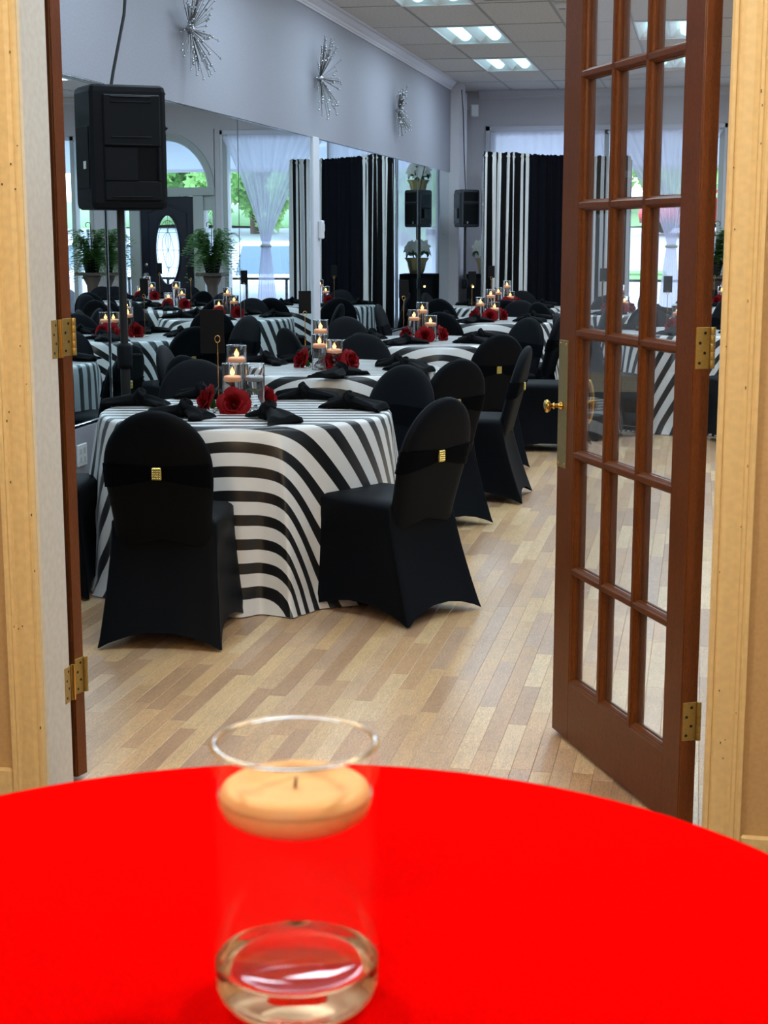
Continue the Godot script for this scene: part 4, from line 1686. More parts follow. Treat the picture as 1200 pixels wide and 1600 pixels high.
# ------------------------------------------------------------------ covered chairs
func chair_proto() -> Node3D:
	var t := thing("banquet_chair", "", "chair", Vector3.ZERO, 0.0, "black covered banquet chairs")
	var b := MB.new()
	# skirt: corners drawn out to the four feet, hem arched between them
	var us := [-0.96, -0.8, -0.5, -0.2, 0.2, 0.5, 0.8, 0.96]
	var rows: Array = []
	var lev := [0.0, 0.06, 0.15, 0.28, 0.42, 0.58, 0.74, 0.88, 0.96, 1.0]
	var SH := 0.46
	for lv in lev:
		var r := PackedVector3Array()
		var f := pow(1.0 - lv, 1.25)
		var hx := 0.196 + 0.036 * f
		var zb := 0.152 + 0.132 * f
		var zf := -0.235 - 0.045 * f
		if lv < 0.03:
			hx += 0.003
		var cor := [Vector2(-hx, zf), Vector2(hx, zf), Vector2(hx, zb), Vector2(-hx, zb)]
		for s in 4:
			var A: Vector2 = cor[s]
			var B: Vector2 = cor[(s + 1) % 4]
			var mid := (A + B) * 0.5
			var inn := -mid.normalized()
			for u in us:
				var p: Vector2 = A.lerp(B, (u + 1.0) * 0.5)
				var bow: float = (1.0 - u * u) * (0.030 * (1.0 - lv) + 0.012 * sin(lv * PI)) - (0.012 * (1.0 - u * u) if lv > 0.85 else 0.0)
				p += inn * bow
				var hem: float = 0.062 * pow(1.0 - u * u, 0.9)
				var y: float = lerpf(hem + 0.002, SH - 0.012, lv)
				if lv >= 0.96:
					y = SH - 0.012 + 0.010 * (lv - 0.96) / 0.04
				r.append(Vector3(p.x, y, p.y))
		rows.append(r)
	for q in [[0.97, SH + 0.007], [0.9, SH + 0.018], [0.75, SH + 0.024], [0.4, SH + 0.028], [0.0, SH + 0.028]]:
		var r := PackedVector3Array()
		for a in rows[9]:
			r.append(Vector3(a.x * q[0], q[1], -0.03 + (a.z + 0.03) * q[0]))
		rows.append(r)
	# top loop is viewed from outside: rows climb, columns run front, right, back, left
	b.grid(rows, true, true)
	# back: an arched pad, leaning away from the seat
	var ol: Array = []
	for k in 9:
		var y := 0.36 + (0.67 - 0.36) * k / 8.0
		ol.append(Vector2(0.183 + 0.019 * smoothstep(0.42, 0.67, y), y))
	for k in range(1, 12):
		var a := PI * 0.5 * k / 12.0
		ol.append(Vector2(0.202 * cos(a), 0.67 + 0.218 * sin(a)))
	ol.append(Vector2(0.0, 0.888))
	for k in range(11, 0, -1):
		ol.append(Vector2(-ol[8 + k].x, ol[8 + k].y))
	for k in range(8, -1, -1):
		ol.append(Vector2(-ol[k].x, ol[k].y))
	var rows2: Array = []
	var fs := [0.0, 0.4, 0.7, 0.86, 0.94, 0.98, 1.0]
	var seq: Array = []
	for f in fs:
		seq.append([f, 1.0])
	for k in range(fs.size() - 1, -1, -1):
		seq.append([fs[k], -1.0])
	for q in seq:
		var r := PackedVector3Array()
		for o in ol:
			r.append(back_pt(o, q[0], q[1]))
		rows2.append(r)
	b.grid(rows2)
	obj("cover", b, mats.black_spandex, t)
	# sash with its gathered middle
	var s := MB.new()
	var srows: Array = []
	for j in 7:
		var v := -1.0 + j / 3.0
		var r := PackedVector3Array()
		for k in 40:
			var u := k / 39.0       # round: back left > back right > front right > front left
			var x: float
			var side: float
			if u < 0.5:
				x = lerpf(-1.0, 1.0, u / 0.5)
				side = 1.0
			else:
				x = lerpf(1.0, -1.0, (u - 0.5) / 0.5)
				side = -1.0
			var hh: float = lerpf(0.020, 0.046, pow(absf(x), 0.8)) if side > 0 else 0.046
			var y: float = 0.655 + v * hh - 0.012 * absf(x)
			var w := 0.204 - 0.02 * maxf(0, (y - 0.67)) 
			if y > 0.67:
				w = 0.204 * sqrt(maxf(0.0, 1.0 - pow((y - 0.67) / 0.222, 2.0)))
			var ex: float = absf(x)
			var th: float = 0.0335 * pow(maxf(0.0, 1.0 - pow(ex, 8.0)), 0.5) + 0.003
			var wr: float = 0.0016 * sin(v * 9.0 + 2.0 * sin(x * 3.0)) * (1.0 if side > 0 else 0.3)
			r.append(Vector3(x * (w + 0.001), y, lean(y) + side * (th + 0.0005 + wr)))
		srows.append(r)
	s.grid(srows, true)
	var so := obj("sash", s, mats.black_sash, t)
	var g := MB.new()
	g.box(Vector3(0, 0.655, lean(0.655) + 0.040), Vector3(0.036, 0.046, 0.010), 0.003)
	for i in 4:
		for j in 5:
			g.box(Vector3(-0.0125 + i * 0.0083, 0.638 + j * 0.0086, lean(0.655) + 0.046), Vector3(0.0062, 0.0062, 0.004), 0.0018)
	obj("buckle", g, mats.rhinestone, so).set_meta("label", "gold rhinestone buckle")
	return t

func lean(y: float) -> float:
	return 0.150 + (y - 0.42) * 0.26

func back_pt(o: Vector2, f: float, side: float) -> Vector3:
	var sp := Vector2(0, clampf(o.y, 0.40, 0.67))
	var p := sp.lerp(o, f)
	var h := 0.033 * sqrt(maxf(0.0, 1.0 - pow(f, 7.0)))
	return Vector3(p.x, p.y, lean(p.y) + side * h)

func build_chairs() -> void:
	var proto := chair_proto()
	var list := [
		# nearest table
		[-1.945, -5.47, -0.13, -0.99, "black covered chair with its back to us in front of the nearest striped table"],
		[-1.195, -6.02, -0.86, -0.50, "black covered chair turned sideways at the right front of the nearest striped table"],
		[-1.52, -7.13, -0.45, 0.89, "black covered chair just behind the sideways one, right of the nearest striped table"],
		[-2.80, -6.08, 1.0, -0.12, "black covered chair tucked between the left door edge and the nearest striped table"],
		[-2.40, -7.26, 0.45, 0.89, "black covered chair behind the left of the nearest striped table, facing us"],
		# second table
		[-2.50, -8.02, 0.50, -0.86, "black covered chair at the left front of the second striped table along the mirror"],
		[-1.40, -7.97, -0.75, -0.66, "black covered chair with buckle showing at the right front of the second striped table"],
		[-1.235, -8.82, -1.0, -0.02, "black covered chair in side profile right of the second striped table"],
		[-2.12, -9.42, 0.05, 1.0, "black covered chair behind the second striped table, facing us"],
		[-2.76, -8.50, 1.0, -0.1, "black covered chair close against the mirror, left of the second striped table"],
		# third table
		[-1.42, -10.06, -0.62, -0.78, "black covered chair with buckle showing at the right front of the third striped table"],
		[-1.03, -10.98, -1.0, 0.0, "black covered chair right of the third striped table, half behind the open door"],
		[-1.55, -11.62, -0.62, 0.78, "black covered chair behind the right of the third striped table"],
		[-2.46, -11.52, 0.62, 0.78, "black covered chair behind the left of the third striped table"],
		[-2.60, -10.45, 0.75, -0.66, "black covered chair on the mirror side of the third striped table"],
		# fourth table
		[-2.08, -12.98, 0.2, -0.98, "black covered chair in front of the fourth striped table along the mirror"],
		[-1.36, -12.55, -1.0, -0.15, "black covered chair in side profile between the third and fourth striped tables"],
		[-1.78, -14.98, -0.1, 1.0, "black covered chair behind the fourth striped table, before the white drapes"],
		[-1.18, -14.2, -1.0, 0.1, "black covered chair right of the fourth striped table"],
		[-2.62, -14.1, 1.0, 0.0, "black covered chair on the mirror side of the fourth striped table"],
		# farthest table
		[-2.50, -15.72, 0.4, -0.92, "black covered chair at the left front of the farthest striped table"],
		[-1.95, -15.62, -0.1, -1.0, "black covered chair in front of the farthest striped table"],
		[-1.42, -16.5, -0.95, -0.25, "black covered chair right of the farthest striped table"],
		[-2.74, -17.0, 1.0, 0.2, "black covered chair on the mirror side of the farthest striped table"],
		[-2.05, -17.70, 0.0, 1.0, "black covered chair behind the farthest striped table, close to the drapes"],
		# table behind the glazed door
		[-0.74, -11.78, 0.62, -0.78, "black covered chair seen through the door glass, buckle towards us"],
		[0.32, -11.62, -0.35, -0.94, "black covered chair seen in the gap between the open door and the right jamb"],
		[-0.82, -12.75, 1.0, 0.1, "black covered chair left of the striped table behind the glazed door"],
		[-0.35, -13.42, 0.3, 0.95, "black covered chair behind the striped table seen through the door glass"],
		[0.62, -12.9, -1.0, 0.2, "black covered chair right of the striped table behind the glazed door"],
		# mid-hall table
		[-1.28, -15.05, 0.7, -0.7, "black covered chair at the left front of the striped table at mid hall"],
		[-0.55, -14.75, -0.3, -0.95, "black covered chair in front of the striped table at mid hall"],
		[-0.15, -15.85, -1.0, 0.3, "black covered chair right of the striped table at mid hall"],
		[-0.95, -16.5, 0.15, 1.0, "black covered chair behind the striped table at mid hall"],
		# entry table
		[-0.30, -17.3, 0.85, -0.5, "black covered chair left of the striped table before the dark entry door"],
		[0.38, -16.8, -0.1, -1.0, "black covered chair in front of the striped table before the dark entry door"],
		[0.95, -17.4, -0.9, -0.3, "black covered chair right of the striped table before the dark entry door"],
		[0.15, -18.55, 0.1, 1.0, "black covered chair nearest the dark entry door"],
		[0.85, -18.3, -0.6, 0.8, "black covered chair between the entry table and the left fern stand"]]
	for k in list.size():
		var q = list[k]
		var tn := face_turn(Vector2(q[2], q[3]).normalized())
		for tb in TABLES:   # seats stop at the cloth
			var away := Vector2(q[0] - tb[0], q[1] - tb[1])
			if away.length() < 0.82:
				away = away.normalized() * 0.82
				q[0] = tb[0] + away.x
				q[1] = tb[1] + away.y
		q[0] = maxf(q[0], -2.77)
		if k == 0:
			proto.position = Vector3(q[0], 0, q[1])
			proto.rotation.y = tn
			proto.set_meta("label", q[4])
		else:
			dup(proto, q[4], Vector3(q[0], 0, q[1]), tn)

# ------------------------------------------------------------------ drapes
func drape(a: Vector2, c: Vector2, h: float, folds: float, amp: float, stripes: float, ph: float) -> MB:
	var b := MB.new()
	var n := int(folds * 12)
	var d := (c - a)
	var nn := Vector2(-d.y, d.x).normalized()
	var rows: Array = []
	var uvs: Array = []
	var ys := [h + 0.045, h + 0.02, h, h - 0.02, h - 0.10, h - 0.3, h * 0.66, h * 0.45, h * 0.25, 0.15, 0.02]
	for r in ys.size():
		var y: float = ys[r]
		var row := PackedVector3Array()
		var uv := PackedVector2Array()
		var dn := 1.0 - y / h
		for k in n + 1:
			var u := float(k) / n
			var w := sin(u * folds * TAU + ph + 1.1 * sin(u * 9.0 + ph) + 0.9 * dn * sin(u * 5.0 + ph * 2.0)) + 0.45 * sin(u * folds * TAU * 2.1 + ph * 2.0 + dn * 2.5)
			if r < 4:
				w += 0.7 * sin(u * folds * TAU * 3.3 + ph)
			var am := amp * (0.55 + 0.6 * dn) * (0.35 if r == 2 else 1.0)
			var p := a + d * (u + 0.022 * sin(u * folds * TAU * 0.7 + ph + 1.5) * sin(PI * u) + 0.03 * dn * sin(u * 7.0 + ph * 3.0) * sin(PI * u)) + nn * w * am
			row.append(Vector3(p.x, y + (0.008 * sin(u * folds * TAU * 1.7) if r == 0 else 0.0), p.y))
			uv.append(Vector2(y, u * stripes))
		rows.append(row)
		uvs.append(uv)
	b.grid(rows, false, false, uvs)
	return b

func sheer(xa: float, xb: float, z: float, top: float, tie, bottom: Vector2, folds: float, ph: float) -> MB:
	var b := MB.new()
	var n := int(folds * 10)
	var rows: Array = []
	for r in 31:
		var y: float = lerpf(top, 0.004, r / 30.0)
		var lo := xa
		var hi := xb
		if tie != null:
			var ty: float = tie.y
			if y > ty:
				var s := pow((y - ty) / (top - ty), 1.35)
				lo = lerpf(tie.x - 0.055, xa, s)
				hi = lerpf(tie.x + 0.055, xb, s)
			else:
				var s := pow((ty - y) / ty, 0.7)
				lo = lerpf(tie.x - 0.055, bottom.x, s)
				hi = lerpf(tie.x + 0.055, bottom.y, s)
		var row := PackedVector3Array()
		var wd := (hi - lo) / (xb - xa)
		for k in n + 1:
			var u := float(k) / n
			var w := sin(u * folds * TAU + ph + 0.9 * sin(u * 11.0 + ph)) * 0.6 + 0.4 * sin(u * folds * TAU * 0.53 + ph * 2.0)
			row.append(Vector3(lerpf(lo, hi, u), y, z + w * 0.028 * (0.5 + 0.6 * (1.0 - wd))))
		rows.append(row)
	b.grid(rows)
	return b

func build_curtains() -> void:
	var P := [Vector2(-2.60, -18.50), Vector2(-2.10, -18.96), Vector2(-1.40, -19.72), Vector2(-0.93, -19.86)]
	var H := 2.45
	tag(obj("striped_drape", drape(P[0], P[1], H, 5.0, 0.036, 6.6, 0.4), mats.striped_drape), "black and white striped drape at the left of the backdrop, beside the far speaker", "drape")
	tag(obj("black_drape", drape(P[1] + Vector2(0.0, -0.02), P[2] + Vector2(0, -0.02), H - 0.01, 9.0, 0.022, 1.0, 1.4), mats.black_velvet), "plain black drape in the middle of the backdrop", "drape")
	tag(obj("striped_drape", drape(P[2], P[3], H, 4.0, 0.038, 5.6, 2.2), mats.striped_drape), "black and white striped drape at the right of the backdrop, behind the door glass", "drape")
	var st := thing("drape_stand", "metal pipe frame carrying the black and striped backdrop drapes", "drape stand", Vector3.ZERO)
	for p in P:
		var b := MB.new()
		b.tube([Vector3(p.x, 0.02, p.y - 0.09), Vector3(p.x, H, p.y - 0.09)], 0.02, 10)
		obj("upright", b, mats.chrome, st)
		b = MB.new()
		b.box(Vector3(p.x, 0.01, p.y - 0.09), Vector3(0.35, 0.02, 0.35), 0.004)
		obj("foot", b, mats.black_metal, st)
	var cb := MB.new()
	for k in 3:
		cb.tube([Vector3(P[k].x, H, P[k].y - 0.07), Vector3(P[k + 1].x, H, P[k + 1].y - 0.07)], 0.016, 8)
	obj("crossbar", cb, mats.chrome, st)
	tag(obj("sheer_curtain", sheer(-2.78, -1.30, FARZ + 0.10, 2.84, null, Vector2.ZERO, 13.0, 0.3), mats.sheer), "straight hanging white sheer curtain in the window behind the backdrop", "curtain")
	var s := thing("tied_curtain", "white sheer curtain gathered by a tie in the window right of the backdrop", "curtain", Vector3.ZERO)
	obj("sheer", sheer(-1.27, 0.19, FARZ + 0.11, 2.84, Vector2(-0.41, 1.38), Vector2(-0.60, -0.24), 14.0, 1.1), mats.sheer, s)
	var tb := MB.new()
	var path: Array = []
	for k in 25:
		var a := TAU * k / 24.0
		path.append(Vector3(-0.41 + 0.066 * cos(a), 1.38 + 0.01 * sin(a), FARZ + 0.11 + 0.045 * sin(a)))
	tb.tube(path, 0.016, 8, false)
	obj("tie", tb, mats.white_bract, s)
	tag(obj("sheer_curtain", sheer(2.3, 3.9, FARZ + 0.10, 2.84, null, Vector2.ZERO, 13.0, 0.9), mats.sheer), "straight hanging white sheer curtain in the window beyond the entry door", "curtain")

# ------------------------------------------------------------------ speakers
func frustum(b: MB, A: PackedVector2Array, ya: float, B: PackedVector2Array, yb: float, cap_a := false, cap_b := false) -> void:
	var mid := Vector3(0, (ya + yb) * 0.5, 0)
	for k in A.size():
		var k2 := (k + 1) % A.size()
		b.poly([Vector3(A[k].x, ya, A[k].y), Vector3(A[k2].x, ya, A[k2].y), Vector3(B[k2].x, yb, B[k2].y), Vector3(B[k].x, yb, B[k].y)], mid)
	if cap_a:
		var p: Array = []
		for a in A:
			p.append(Vector3(a.x, ya, a.y))
		b.poly(p, mid)
	if cap_b:
		var p: Array = []
		for a in B:
			p.append(Vector3(a.x, yb, a.y))
		b.poly(p, mid)

func speaker(called: String, label: String, at: Vector3, f: Vector2, wf: float, wr: float, dp: float, H: float, skin: Material) -> Node3D:
	var t := thing(called, label, "speaker", at, face_turn(f.normalized()))
	var hf := wf * 0.5
	var hr := wr * 0.5
	var zf := -dp * 0.5
	var zr := dp * 0.5
	var e := 0.022
	var ol := PackedVector2Array([Vector2(-hf + e, zf), Vector2(hf - e, zf), Vector2(hf - 0.006, zf + 0.006), Vector2(hf, zf + e), Vector2(hr + 0.012, zr - 0.05), Vector2(hr, zr - 0.014), Vector2(hr - 0.014, zr), Vector2(-hr + 0.014, zr), Vector2(-hr, zr - 0.014), Vector2(-hr - 0.012, zr - 0.05), Vector2(-hf, zf + e), Vector2(-hf + 0.006, zf + 0.006)])
	var b := MB.new()
	var sc := func(k: float) -> PackedVector2Array:
		var o := PackedVector2Array()
		for p in ol:
			o.append(p * k)
		return o
	frustum(b, sc.call(0.90), 0.0, sc.call(0.975), 0.010, true)
	frustum(b, sc.call(0.975), 0.010, sc.call(1.0), 0.030)
	frustum(b, sc.call(1.0), 0.030, sc.call(1.0), H - 0.030)
	frustum(b, sc.call(1.0), H - 0.030, sc.call(0.975), H - 0.010)
	frustum(b, sc.call(0.975), H - 0.010, sc.call(0.90), H, false, true)
	var cab := obj("cabinet", b, skin, t)
	# ribbed side shells with a hand grip left open in them
	for s in [-1.0, 1.0]:
		var ang := atan2(hf - hr - 0.012, dp - 0.07)
		var o := Vector3(s * (hf + hr + 0.012) * 0.5, 0, -0.01)
		var bs := Basis(Vector3.UP, -s * ang) if s > 0 else Basis(Vector3.UP, ang)
		var L := dp - 0.085
		var th := 0.018
		var g0 := H * 0.23
		var g1 := H * 0.50
		for q in [[(H - 0.04 + g1) * 0.5, H - 0.05 - g1, 0.0, L], [(0.04 + g0) * 0.5, g0 - 0.04, 0.0, L], [(g0 + g1) * 0.5, g1 - g0 + 0.004, L * 0.20, L * 0.60], [(g0 + g1) * 0.5, g1 - g0 + 0.004, -L * 0.47, L * 0.06]]:
			var p := MB.new()
			p.xf = Transform3D(bs, o)
			p.box(Vector3(s * th * 0.4, q[0], q[2]), Vector3(th, q[1], q[3]), 0.005)
			obj("side_shell", p, skin, cab)
		for y in [0.10, 0.52, 0.58, 0.86, 0.90]:
			var p := MB.new()
			p.xf = Transform3D(bs, o)
			p.box(Vector3(s * (th * 0.9 + 0.002), H * y, L * 0.02), Vector3(0.006, 0.008, L * 0.72), 0.0025)
			obj("rib", p, skin, cab)
		var gr := MB.new()
		gr.xf = Transform3D(bs, o)
		gr.box(Vector3(s * 0.001, (g0 + g1) * 0.5, -L * 0.27), Vector3(0.004, g1 - g0 - 0.004, L * 0.34))
		obj("grip_recess", gr, mats.speaker_dark, cab)
	# front: horn mouth above, woofer below
	var fr := MB.new()
	fr.box(Vector3(0, H * 0.80, zf - 0.004), Vector3(wf * 0.78, H * 0.24, 0.010), 0.004)
	obj("horn", fr, mats.speaker_dark, t)
	fr = MB.new()
	fr.box(Vector3(0, H * 0.665, zf - 0.006), Vector3(wf * 0.86, H * 0.035, 0.020), 0.008)
	obj("lip", fr, skin, t)
	fr = MB.new()
	fr.box(Vector3(0, H * 0.94, zf - 0.004), Vector3(wf * 0.80, H * 0.03, 0.016), 0.006)
	obj("lip", fr, skin, t)
	fr = MB.new()
	fr.box(Vector3(0, H * 0.35, zf - 0.004), Vector3(wf * 0.80, H * 0.54, 0.010), 0.004)
	obj("grille", fr, mats.speaker_dark, t)
	fr = MB.new()
	fr.box(Vector3(wf * 0.2, H * 0.12, zf - 0.011), Vector3(0.02, 0.03, 0.004), 0.001)
	obj("badge", fr, mats.chrome, t)
	# rear input panel
	fr = MB.new()
	fr.box(Vector3(0, H * 0.42, zr + 0.001), Vector3(wr * 0.72, H * 0.5, 0.006), 0.002)
	obj("input_panel", fr, mats.speaker_dark, cab)
	fr = MB.new()
	fr.box(Vector3(wr * 0.15, H * 0.36, zr + 0.005), Vector3(0.03, 0.035, 0.006), 0.001)
	obj("switch", fr, mats.white_plastic, cab)
	return t

func pole_stand(label: String, at: Vector3, top: float, r: float, group: String, spread: float) -> void:
	var t := thing("speaker_stand", label, "speaker stand", at, 0.5, group)
	var b := MB.new()
	b.tube([Vector3(0, 0.12, 0), Vector3(0, 0.95, 0)], r * 1.25, 14)
	b.tube([Vector3(0, 0.93, 0), Vector3(0, top + 0.01, 0)], r, 14)
	obj("pole", b, mats.black_metal, t)
	b = MB.new()
	b.lathe([[0, 0.88], [r * 1.9, 0.88], [r * 2.0, 0.90], [r * 2.0, 0.985], [r * 1.4, 1.0], [0, 1.0]], 16)
	obj("collar", b, mats.speaker_black, t)
	b = MB.new()
	b.box(Vector3(r * 2.6, 0.94, 0), Vector3(0.05, 0.016, 0.016), 0.004)
	b.box(Vector3(r * 4.0, 0.94, 0), Vector3(0.012, 0.014, 0.05), 0.005)
	obj("knob", b, mats.speaker_dark, t)
	for k in 3:
		var a := TAU * k / 3.0
		var d := Vector3(cos(a), 0, sin(a))
		b = MB.new()
		b.tube([d * r * 1.2 + Vector3(0, 0.62, 0), d * spread + Vector3(0, 0.015, 0)], 0.012, 8)
		obj("leg", b, mats.black_metal, t)
		b = MB.new()
		b.tube([d * r * 1.2 + Vector3(0, 0.20, 0), d * spread * 0.54 + Vector3(0, 0.33, 0)], 0.007, 6)
		obj("brace", b, mats.black_metal, t)

func build_speakers() -> void:
	var n := Vector3(-2.70, 1.625, -6.98)
	speaker("loudspeaker", "large black loudspeaker on a stand by the mirror, its ribbed side towards us", n, Vector2(0.76, -0.65), 0.37, 0.24, 0.345, 0.56, mats.speaker_black)
	pole_stand("black tripod stand under the large near loudspeaker", Vector3(n.x, 0, n.z), 1.625, 0.0185, "speaker stands", 0.36)
	var f := Vector3(-2.845, 1.617, -18.78)
	speaker("loudspeaker", "small black loudspeaker on a stand in the far corner", f, Vector2(0.60, 0.80), 0.25, 0.17, 0.28, 0.445, mats.speaker_grey)
	pole_stand("black tripod stand under the small far loudspeaker", Vector3(f.x, 0, f.z), 1.617, 0.017, "speaker stands", 0.22)
	var b := MB.new()
	b.tube([n + Vector3(-0.04, 0.55, -0.02), n + Vector3(-0.03, 0.64, -0.04), n + Vector3(0.0, 0.9, -0.12), n + Vector3(0.02, 1.25, -0.16), Vector3(-2.68, CEIL, -7.16)], 0.008, 8)
	tag(obj("speaker_cable", b, mats.black_metal), "black cable dropping from the ceiling to the large near loudspeaker", "cable")
	b = MB.new()
	b.tube([f + Vector3(0.0, 0.44, 0.0), Vector3(-2.90, 2.5, -19.0), Vector3(-2.955, 3.0, -19.26), Vector3(-2.98, CEIL - 0.1, -19.28)], 0.006, 8)
	tag(obj("speaker_cable", b, mats.black_metal), "thin black cable running up the corner from the small far loudspeaker", "cable")

# ------------------------------------------------------------------ wall decor, plants, small things
func sunburst(label: String, at: Vector3, R: float, sd: int) -> void:
	var t := thing("sunburst_ornament", label, "wall ornament", at, 0.0, "silver sunburst ornaments")
	var r0 := RandomNumberGenerator.new()
	r0.seed = sd
	var rods := MB.new()
	var beads := MB.new()
	for k in 96:
		var a := r0.randf() * TAU
		var up := r0.randf_range(0.03, 0.5)
		var d := Vector3(up, cos(a) * 1.0, sin(a) * 0.85).normalized()
		var L: float = R * r0.randf_range(0.55, 1.0) * (1.0 if absf(d.y) > 0.5 else 0.8)
		rods.tube([d * 0.012, d * L], 0.0019, 5)
		beads.xf = Transform3D(Basis(), d * L)
		var s := r0.randf_range(0.006, 0.011)
		beads.lathe([[0, -s], [s * 0.8, -s * 0.5], [s, 0], [s * 0.8, s * 0.5], [0, s]], 8)
	beads.xf = Transform3D()
	obj("rods", rods, mats.rod_silver, t)
	obj("beads", beads, mats.chrome, t)
	var h := MB.new()
	h.lathe([[0, -0.03], [0.02, -0.022], [0.03, 0], [0.02, 0.022], [0, 0.03]], 16)
	obj("hub", h, mats.chrome, t)
	h = MB.new()
	h.box(Vector3(-0.02, 0, 0), Vector3(0.035, 0.012, 0.012))
	obj("bracket", h, mats.chrome, t)

func fern(label: String, at: Vector3, sd: int) -> void:
	var t := thing("fern", label, "fern", at, 0.0, "ferns flanking the entry door")
	var p := MB.new()
	p.lathe([[0, 0], [0.09, 0], [0.13, 0.17], [0.14, 0.18], [0.13, 0.185], [0.12, 0.17], [0, 0.16]], 24)
	obj("pot", p, mats.speaker_dark, t)
	var f := MB.new()
	var r0 := RandomNumberGenerator.new()
	r0.seed = sd
	for k in 230:
		var a := r0.randf() * TAU
		var L := r0.randf_range(0.20, 0.44)
		var rise := r0.randf_range(0.04, 0.50)
		if k < 45:
			L = r0.randf_range(0.08, 0.2)
			rise = r0.randf_range(0.25, 0.5)
		var dr := Vector3(cos(a), 0, sin(a))
		var sd2 := Vector3(-sin(a), 0, cos(a))
		var n := 15
		for j in range(1, n):
			var u := float(j) / n
			var c := dr * L * (0.08 + 0.92 * u) + Vector3(0, 0.17 + rise * sin(u * PI * 0.62) - 0.50 * u * u * (0.8 - rise), 0)
			var w := 0.05 * sin(PI * pow(u, 0.6)) + 0.008
			for s in [-1.0, 1.0]:
				var tip: Vector3 = c + sd2 * s * w + dr * 0.018 + Vector3(0, -0.008, 0)
				f.poly([c - dr * 0.02, tip, c + dr * 0.02 + Vector3(0, 0.003, 0)], c - Vector3(0, 1, 0))
	var fo := obj("fronds", f, mats.fern_leaf, t)
	fo.set_meta("kind", "stuff")
	var hk := MB.new()
	var path: Array = [Vector3(0.0, 0.18, 0), Vector3(0.0, 0.62, 0)]
	for k in 9:
		var a := PI - PI * 1.3 * k / 8.0
		path.append(Vector3(0.035 + 0.035 * cos(a), 0.63 + 0.035 * sin(a), 0))
	hk.tube(path, 0.005, 6)
	obj("hook", hk, mats.black_metal, t)

func fern_stand(label: String, at: Vector3) -> void:
	var t := thing("fern_stand", label, "pedestal", at, 0.0, "stone fern pedestals")
	var b := MB.new()
	b.lathe([[0, 0], [0.17, 0], [0.17, 0.06], [0.12, 0.09], [0.09, 0.14], [0.07, 0.2], [0.065, 0.7], [0.075, 0.86], [0.11, 0.93], [0.13, 0.99], [0, 0.99]], 24)
	obj("column", b, mats.stone, t)
	b = MB.new()
	b.box(Vector3(0, 1.01, 0), Vector3(0.36, 0.04, 0.36), 0.008)
	obj("top", b, mats.stone, t)

func poinsettia(label: String, at: Vector3, k: float, sd: int) -> void:
	var t := thing("poinsettia", label, "potted plant", at, 0.0, "white poinsettias")
	t.scale = Vector3.ONE * k
	var r0 := RandomNumberGenerator.new()
	r0.seed = sd
	var p := MB.new()
	var rows: Array = []
	for q in [[0.0, 0.0], [0.085, 0.0], [0.10, 0.06], [0.115, 0.14], [0.15, 0.20], [0.13, 0.19], [0.0, 0.15]]:
		var r := PackedVector3Array()
		for j in 28:
			var a := TAU * j / 28.0
			var w: float = 1.0 + (0.09 * sin(a * 9.0) if q[1] > 0.05 else 0.0)
			r.append(Vector3(q[0] * w * cos(a), q[1], -q[0] * w * sin(a)))
		rows.append(r)
	p.grid(rows, true)
	obj("foil_pot", p, mats.foil_gold, t)
	var st := MB.new()
	var gl := MB.new()
	for j in 7:
		var a := j * 2.4
		var rr: float = 0.0 if j == 0 else 0.13
		var top := Vector3(rr * cos(a), 0.36 + 0.05 * r0.randf() - (0.05 if j else 0.0), rr * sin(a))
		st.tube([Vector3(0, 0.15, 0), top * Vector3(0.6, 0.75, 0.6), top], 0.005, 6)
		var tilt := Basis(Quaternion(Vector3.UP, Vector3(cos(a) * 1.5 * signf(rr) + 0.3, 1, sin(a) * 1.5 * signf(rr) + 0.5).normalized()))
		var fl := MB.new()
		for i in 8:
			fl.xf = Transform3D(tilt * Basis(Vector3.UP, i * TAU / 8.0 + j), top)
			leaf_grid(fl, r0.randf_range(0.10, 0.135), 0.036, -0.15 - 0.2 * r0.randf())
		fl.xf = Transform3D()
		obj("flower_head", fl, mats.white_bract, t)
		for i in 5:
			gl.xf = Transform3D(tilt * Basis(Vector3.UP, i * TAU / 5.0 + j), top - Vector3(0, 0.03, 0))
			leaf_grid(gl, 0.12, 0.032, -0.35)
	gl.xf = Transform3D()
	obj("stems", st, mats.leaf, t)
	obj("leaves", gl, mats.leaf, t)

